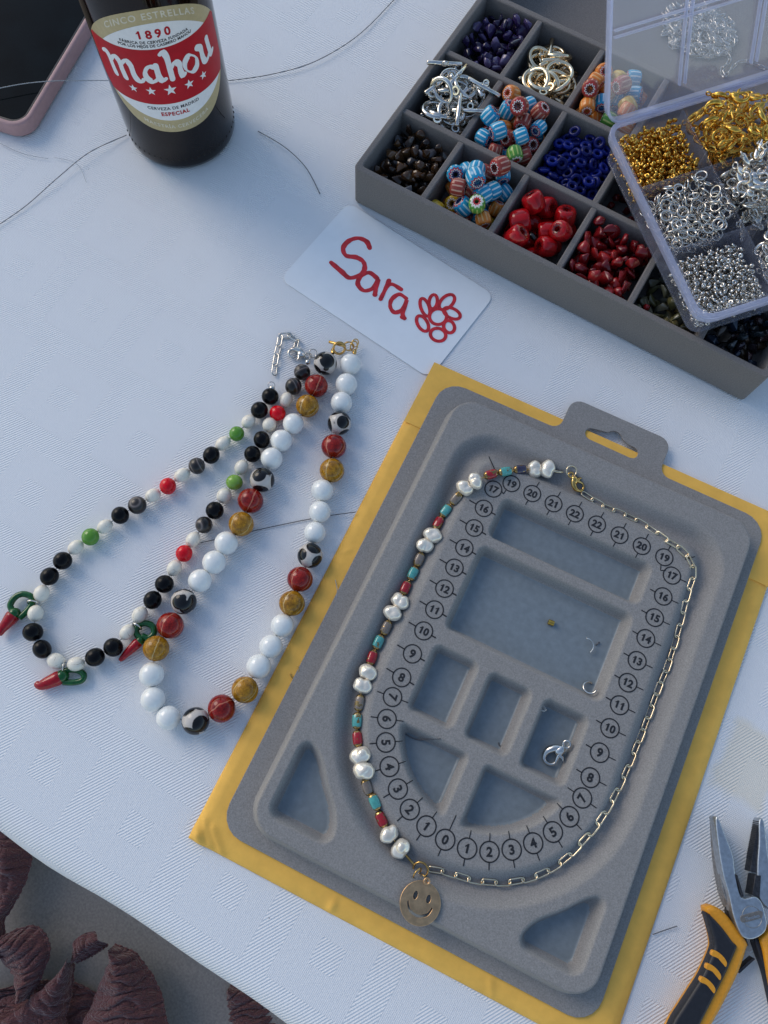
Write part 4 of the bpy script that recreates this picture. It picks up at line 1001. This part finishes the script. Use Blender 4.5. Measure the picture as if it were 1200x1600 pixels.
# crimp beads: far too many and small to count
def crimps(i, j, n, r, mat, seed, label, tubey=False):
    p = Pile(*ocell(i, j), -DH+.1, seed); mb = MB(); shp = torus(r*.62, r*.42, 9, 6); rg = p.r
    for k in range(n):
        x, y, z = p.drop(r*.88, 5, .06)
        mb.add(shp, Matrix.Translation((x, y, z)) @ rquat(rg).to_matrix().to_4x4())
    o = obj('crimp_beads', mbmesh(mb, M[mat], 180), None, oc, ORot, None, label, 'crimp beads', None, 'stuff')
crimps(0, 0, 780, .155, 'silver', 51, 'tiny silver crimp beads filling the nearest organizer cell')
crimps(0, 2, 700, .165, 'bright_gold', 52, 'tiny gold crimp beads filling the organizer cell under the hinge')
RJ = [mesh_of(torus(R, .05, 18, 6), M['silver'], 180) for R in (.29, .31, .25)]
p = Pile(*ocell(0, 1), -DH+.1, 53)
for k in range(170):
    x, y, z = p.drop(.26, 7, .03); q = Quaternion((0, 0, 1), p.r.uniform(0, 6)) @ Quaternion((1, 0, 0), p.r.gauss(0, .75))
    obj('jump_ring', RJ[k % 3], None, ow(x, y, z), ORot @ q, None, 'silver jump ring heaped in the organizer cell behind the silver crimps', 'jump ring', 'silver jump rings in the organizer')
for (fx, fy) in ((.62, .72), (.48, .5)):
    x0, x1, y0, y1 = ocell(0, 0)
    obj('jump_ring', RJ[0], None, ow(x0+fx*(x1-x0), y0+fy*(y1-y0), -.62), ORot @ Euler((.25, .3, 0)).to_quaternion(), None, 'silver jump ring lying on the silver crimp beads', 'jump ring', 'rings on the crimp beads')
def clasps(i, j, n, key, label, group, seed, s=.95):
    p = Pile(*ocell(i, j), -DH+.1, seed)
    for k in range(n):
        x, y, z = p.drop(.40, 8, .04); q = Quaternion((0, 0, 1), p.r.uniform(0, 6.3)) @ Quaternion((1, 0, 0), p.r.gauss(0, .7)) @ Quaternion((0, 1, 0), p.r.gauss(0, .4))
        obj('lobster_clasp', LOB[key], None, ow(x, y, z), ORot @ q, s*p.r.uniform(.9, 1.1), label, 'clasp', group)
clasps(1, 2, 62, 'bright_gold', 'gold lobster clasp in the organizer cell right of the gold crimps', 'gold clasps in the organizer', 54)
clasps(1, 1, 66, 'silver', 'silver lobster clasp in the organizer cell right of the jump rings', 'silver clasps in the organizer', 55, 1.0)
clasps(1, 0, 56, 'silver', 'silver lobster clasp in the front organizer cell at the right edge', 'silver clasps in the front cell', 56)
clasps(2, 2, 50, 'bright_gold', 'gold lobster clasp in the organizer cell at the upper right edge', 'gold clasps in the corner cell', 57)

# ------------------------------------------------------------------ beer bottle
BC = Vector((-15.85, 37.6, 0)); BR_ = 3.48; LAZ = R_(-70)
bo = thing('beer_bottle', 'brown glass beer bottle with red and gold label standing on the cloth', 'bottle', BC)
prof = [(.3, .35), (2.2, .30), (2.7, .05), (3.1, .0), (3.32, .12), (3.44, .45), (3.46, 1.0), (3.44, 1.35), (BR_, 1.8), (BR_, 11.9), (3.40, 12.6), (3.15, 13.5), (2.6, 14.9), (2.0, 16.4), (1.65, 17.8), (1.5, 19.5), (1.42, 21.8), (1.42, 22.3), (1.58, 22.4), (1.58, 23.1), (1.40, 23.2), (1.40, 23.5), (1.15, 23.5), (1.05, 22.5)]
obj('glass', mesh_of(lathe(prof, 72), M['bottle'], 60), bo)
obj('beer', mesh_of(lathe([(.2, .6), (3.0, .7), (3.2, 1.5), (3.2, 9.8), (.2, 9.8)], 40), M['beer'], 40), bo)
kn = [(.045, 0), (.06, .09)]
mbk = MB()
for i in range(54):
    a = 2*math.pi*i/54; mbk.add(sphere(.07, 6, 4, (1, 1, 1.8)), Matrix.Translation(((BR_-.05)*math.cos(a), (BR_-.05)*math.sin(a), .95)))
obj('knurl', mbmesh(mbk, M['bottle'], 180), bo)
def wrap(u, z, off): a = LAZ+u/BR_; r = BR_+off; return (r*math.cos(a), r*math.sin(a), z)
def wrapvf(vf, off, z0=0, u0=0, arc=0.0): return ([wrap(x+u0, y+z0+arc*(x+u0)**2, off) for x, y, _ in vf[0]], vf[1])
def band(lo, hi, u0, u1, off, mat, name, parent, n=64):
    v = []; f = []; m = 6
    for i in range(n+1):
        u = u0+(u1-u0)*i/n; a, b = lo(u), hi(u)
        if b < a: a = b = (a+b)/2
        for j in range(m+1): v.append(wrap(u, a+(b-a)*j/m, off))
    for i in range(n):
        for j in range(m): q = i*(m+1)+j; f.append((q, q+m+1, q+m+2, q+1))
    return obj(name, mesh_of((v, f), mat, 180), parent)
UW = 4.25
gtop = lambda u: 11.4-.118*u*u*(1+.012*u*u); gbot = lambda u: 3.33+.062*u*u+.0055*u**4
lab = band(gbot, gtop, -UW, UW, .012, M['lab_gold'], 'label_paper', bo)
lim = lambda u: (gbot(u)+.02, gtop(u)-.02)
band(lambda u: max(5.45-.0*u, lim(u)[0]), lambda u: min(9.08, lim(u)[1]), -UW+.02, UW-.02, .020, M['lab_red'], 'red_band', lab)
band(lambda u: 9.09, lambda u: 10.6-.158*u*u, -3.05, 3.05, .020, M['lab_white'], 'white_arch', lab)
band(lambda u: max(4.22+.095*u*u, lim(u)[0]), lambda u: 5.44, -3.55, 3.55, .020, M['lab_white'], 'white_foot', lab)
def words(txt, size, z, off, mat, arc=0.0, sp=1.0, bold=.0, u0=0.0, sh=0.0):
    obj('lettering', mesh_of(wrapvf(glyphs(txt, size, bold, sp, sh), off, z, u0, arc), M[mat], None), lab)
words('CINCO ESTRELLAS', .52, 11.02, .020, 'lab_cream', -.128, 1.22, .010)
_d = MB()
for _i, _c in enumerate('1890'): _d.add(digits(_c, .66, .024), Matrix.Translation(((_i-1.5)*.50, 0, 0)))
obj('lettering', mesh_of(wrapvf((_d.v, _d.f), .028, 9.98), M['lab_red'], None), lab)
words('F\u00c1BRICA DE CERVEZA FUNDADA', .235, 9.54, .028, 'lab_black', .012, 1.08, .006)
words('POR LOS HIJOS DE CASIMIRO MAHOU', .235, 9.27, .028, 'lab_black', .012, 1.02, .006)
words('CERVEZA DE MADRID', .29, 5.12, .028, 'lab_black', .02, 1.10, .006)
words('ESPECIAL', .36, 4.72, .028, 'lab_red', .02, 1.15, .014)
words('MAESTR\u00cdA CERVECERA', .34, 3.78, .020, 'lab_cream', .11, 1.18, .008)
LET = [[(-3.42, 8.22), (-3.22, 8.36), (-3.04, 8.1), (-3.0, 7.5), (-2.94, 6.95)], [(-2.92, 7.95), (-2.62, 8.28), (-2.40, 8.05), (-2.36, 7.5), (-2.30, 6.98)], [(-2.28, 7.95), (-1.95, 8.25), (-1.74, 8.0), (-1.70, 7.4), (-1.58, 7.08), (-1.34, 7.02), (-1.2, 7.2)],
       [(-.40, 7.98), (-.75, 8.02), (-1.0, 7.7), (-1.0, 7.3), (-.75, 7.05), (-.45, 7.2), (-.36, 7.5)], [(-.34, 8.1), (-.33, 7.4), (-.20, 7.08), (.04, 7.2)],
       [(.02, 8.72), (.20, 8.85), (.34, 8.5), (.35, 7.8), (.35, 7.02)], [(.42, 7.75), (.68, 8.05), (.90, 7.85), (.90, 7.4), (.98, 7.06), (1.14, 7.2)],
       'o', [(2.18, 8.2), (2.40, 8.0), (2.42, 7.5), (2.50, 7.15), (2.74, 7.05), (2.98, 7.3)], [(3.0, 8.22), (3.06, 7.5), (3.16, 7.1), (3.38, 7.25)]]
off = .028
for L_ in LET:
    off += .0008
    if L_ == 'o': rb = ribbon(spline([(1.58, 8.08), (1.24, 7.78), (1.24, 7.3), (1.58, 7.03), (1.92, 7.25), (1.95, 7.75)], 7, True), .36, 0, R_(-52), True)
    else:
        path = resample(spline(L_, 8), .05); w = []
        for i in range(len(path)):
            t = path[min(i+1, len(path)-1)]-path[max(i-1, 0)]; w.append(.40*max(.52, abs(math.sin(math.atan2(t.y, t.x)-R_(40)))))
        rb = ribbon(path, w, 0)
    obj('letter', mesh_of(wrapvf(rb, off), M['lab_white'], None), lab)
for dth, s in ((-33.6, .27), (-16.7, .30), (1.2, .38), (19.6, .31), (36, .27)):
    u = R_(dth)*BR_; st = [(s*(1 if k % 2 == 0 else .40)*math.sin(math.pi*k/5), s*(1 if k % 2 == 0 else .40)*math.cos(math.pi*k/5), 0) for k in range(10)]+[(0, 0, 0)]
    obj('star', mesh_of(wrapvf((st, [(10, (k+1) % 10, k) for k in range(10)]), .028, 6.38, u), M['lab_white'], None), lab)

# ------------------------------------------------------------------ phone
pa, pb = at(133, 25, .95), at(60, 147, .95); PY = math.atan2((pa-pb).y, (pa-pb).x)-math.pi/2
pc = at(30, 192, .95); pc.z = 0
ph = thing('phone', 'black screened phone in a dusty pink case beside the bottle', 'phone', at(72, 205, 0), PY)
PO = Vector(ph.location)/CM
def plx(x, y, z):
    p = at(x, y, z)-PO; return (math.cos(PY)*p.x+math.sin(PY)*p.y, -math.sin(PY)*p.x+math.cos(PY)*p.y)
sx1 = plx(96, 88, .95)[0]; sy0 = plx(12, 187, .95)[1]
W_, H_ = 7.0, 15.0; g = .42
obj('case', prism([rrect(sx1-W_-g, sx1+g, sy0-g, sy0+H_+g, 1.25, 10), rrect(sx1-W_-.02, sx1+.02, sy0-.02, sy0+H_+.02, .95, 10)[::-1]], 0, 1.02, M['case'], .16, res=4), ph)
obj('back', prism([rrect(sx1-W_-.1, sx1+.1, sy0-.1, sy0+H_+.1, 1.0)], .03, .2, M['case'], .02), ph)
obj('bezel', prism([rrect(sx1-W_+.01, sx1-.01, sy0+.01, sy0+H_-.01, .95, 10)], .2, .86, M['bezel'], .04), ph)
obj('screen', prism([rrect(sx1-W_+.16, sx1-.16, sy0+.16, sy0+H_-.16, .8, 10)], .8, .875, M['screen'], .01), ph)

# ------------------------------------------------------------------ long-nose pliers
plo = at(1172, 1425, 0); pl = thing('pliers', 'open long-nose pliers with orange and black handles beside the envelope', 'pliers', plo)
zp = lambda P, z: [tuple((at(1040+x/4.444, 1240+y/4.444, z)-plo)[:2]) for x, y in P]
def shape(pts, z, per=3, closed=True): return [(p.x, p.y) for p in spline(zp(pts, z), per, closed)]
def part(name, pts, z0, z1, mat, bev=.06, par=pl, sm_=True, per=3):
    o = shape(pts, z1, per) if sm_ else zp(pts, z1)
    return obj(name, prism([o], z0, z1, M[mat], bev, res=2), par)
jaw = part('jaw', [(348, 182), (372, 176), (420, 300), (470, 430), (487, 560), (530, 722), (620, 715), (668, 755), (692, 830), (706, 910), (684, 970), (610, 1012), (545, 1000), (508, 945), (470, 840), (440, 700), (400, 560), (372, 400)], .55, 1.25, 'steel', .07, per=4)
part('jaw_side', [(346, 190), (356, 190), (392, 400), (425, 600), (462, 790), (438, 790), (395, 660), (362, 450)], .15, .85, 'worn_steel', .05)
part('cutter', [(487, 560), (500, 565), (545, 715), (528, 722)], .5, 1.28, 'dark_steel', .02, sm_=False)
j2 = part('jaw', [(652, 185), (686, 200), (712, 420), (740, 620), (760, 800), (720, 800), (655, 725), (640, 600), (640, 480), (650, 330)], .3, 1.0, 'steel', .06, per=4)
part('grip_face', [(650, 186), (660, 190), (655, 330), (648, 450), (636, 550), (586, 541), (604, 430), (628, 300)], .3, .9, 'dark_steel', .03, sm_=False)
for k in range(22):
    t = k/21; x = 651-47*t; y = 196+255*t
    part('tooth', [(x-7, y-4), (x+6, y-5), (x+6, y+5), (x-6, y+3)], .35, .93, 'dark_steel', .0, j2, False)
part('cutter', [(622, 566), (664, 570), (655, 725), (600, 705), (612, 640)], .3, 1.05, 'dark_steel', .03, sm_=False)
bd = part('badge', [(522, 852), (545, 842), (650, 815), (676, 826), (672, 858), (648, 870), (550, 896), (524, 884)], 1.2, 1.275, 'badge', .02, per=4)
cc = at(1040+602/4.444, 1240+858/4.444, 1.275)-plo
obj('pivot_ring', mesh_of(torus(.47, .018, 36, 5), M['worn_steel'], 180), pl, (cc.x, cc.y, 1.252))
wx = at(1040+660/4.444, 1240+838/4.444, 1.275)-at(1040+540/4.444, 1240+868/4.444, 1.275)
obj('lettering', mesh_of(glyphs('Tlevoleta', .20, .004, 1.0, .2), M['steel'], None), bd, (cc.x, cc.y, 1.279), math.atan2(wx.y, wx.x))
hnd = [(286, 815), (300, 786), (345, 784), (420, 832), (500, 932), (574, 1040), (566, 1090), (512, 1250), (400, 1480), (300, 1660), (180, 1900), (40, 2180), (-90, 2170), (-60, 1850), (45, 1600), (100, 1510), (190, 1370), (260, 1255), (330, 1095), (336, 1030), (318, 940)]
h1 = part('handle', hnd, .18, 1.05, 'orange', .2, per=4)
inn = [(288, 835), (320, 850), (400, 935), (470, 1030), (500, 1060), (490, 1100), (420, 1260), (330, 1440), (230, 1640), (120, 1900), (0, 2120), (-70, 2120), (-45, 1850), (52, 1600), (105, 1510), (195, 1370), (265, 1255), (334, 1095), (338, 1035), (318, 950)]
part('grip', inn, .5, 1.22, 'rubber', .14, h1, per=4)
for (y0) in (0, 1, 2):
    dx, dy = -40*y0, 92*y0
    part('grip_stripe', [(330+dx, 1090+dy), (362+dx, 1098+dy), (405+dx, 1135+dy), (428+dx, 1175+dy), (420+dx, 1205+dy), (400+dx, 1185+dy), (365+dx, 1145+dy), (322+dx, 1125+dy)], 1.0, 1.255, 'orange', .03, h1)
h2 = part('handle', [(668, 1020), (690, 985), (760, 930), (840, 920), (860, 1000), (830, 1200), (860, 1500), (960, 1900), (900, 1920), (800, 1600), (720, 1270), (690, 1110)], .18, 1.05, 'orange', .2, per=4)
part('grip', [(620, 1015), (655, 1020), (700, 1130), (740, 1240), (820, 1500), (900, 1850), (860, 1860), (770, 1560), (700, 1260), (650, 1120)], .15, .8, 'rubber', .1, h2, per=4)
part('tang', [(450, 790), (500, 850), (560, 1000), (575, 1060), (520, 1010), (440, 850)], .3, .8, 'dark_steel', .05)
part('tang', [(600, 1000), (660, 1000), (690, 1060), (650, 1080)], .3, .7, 'dark_steel', .05)
part('spring', [(500, 1230), (610, 1140), (625, 1150), (580, 1190), (515, 1250)], .1, .55, 'dark_steel', .03, sm_=False)

# ------------------------------------------------------------------ strands of nylon line and thread on the cloth
def strand(pts, r, mat, label, name='thread'):
    P = spline([at(x, y, z) for x, y, z in pts], 10); b = P[0].copy()
    obj(name, mesh_of(tube([p-b for p in P], r, 5), M[mat], 180), None, b, None, None, label, 'thread')
strand([(-20, 142, 1.3), (30, 132, 1.3), (75, 127, 1.2), (120, 126, .7), (170, 126, .3), (215, 128, .1)], .03, 'nylon', 'fine nylon line running across the phone to the bottle')
strand([(350, 127, .05), (420, 117, .1), (490, 97, .15), (560, 55, .1), (620, -5, .06)], .028, 'thread', 'fine dark line curving from the bottle to the top of the photo')
strand([(-15, 360, .05), (40, 322, .06), (90, 278, .2), (140, 238, .25), (198, 211, .05)], .026, 'thread', 'fine line curving from the bottle base to the left edge')
strand([(403, 205, .05), (445, 230, .2), (478, 262, .25), (500, 303, .05)], .03, 'thread', 'short curved line between the bottle and the grey box')
strand([(0, 224, .05), (35, 240, .06), (75, 248, .04)], .016, 'nylon', 'pale hair-thin line below the phone')
strand([(85, 246, .04), (120, 256, .06), (135, 285, .03)], .012, 'nylon', 'faint hair curling on the cloth left of the bottle')
strand([(313, 848, .05), (350, 840, .06), (430, 822, .05), (500, 808, .06), (556, 800, .3)], .026, 'thread', 'dark wire passing under the chunky necklace to the envelope')
strand([(1020, 1460, .05), (1040, 1453, .05), (1058, 1447, .06)], .024, 'thread', 'short dark wire end between the envelope and the pliers')
strand([(524, 906, .34), (527, 925, .42), (522, 948, .40), (514, 975, .40)], .022, 'nylon', 'curved fibre on the left margin of the envelope')
strand([(453, 1052, .32), (456, 1058, .36), (461, 1063, .32)], .03, 'gold', 'tiny gold wire clipping on the left margin of the envelope', 'wire_clipping')
strand([(466, 1041, .40), (467, 1048, .42), (464, 1055, .36)], .03, 'gold', 'second gold wire clipping, nearer to the bead board', 'wire_clipping')
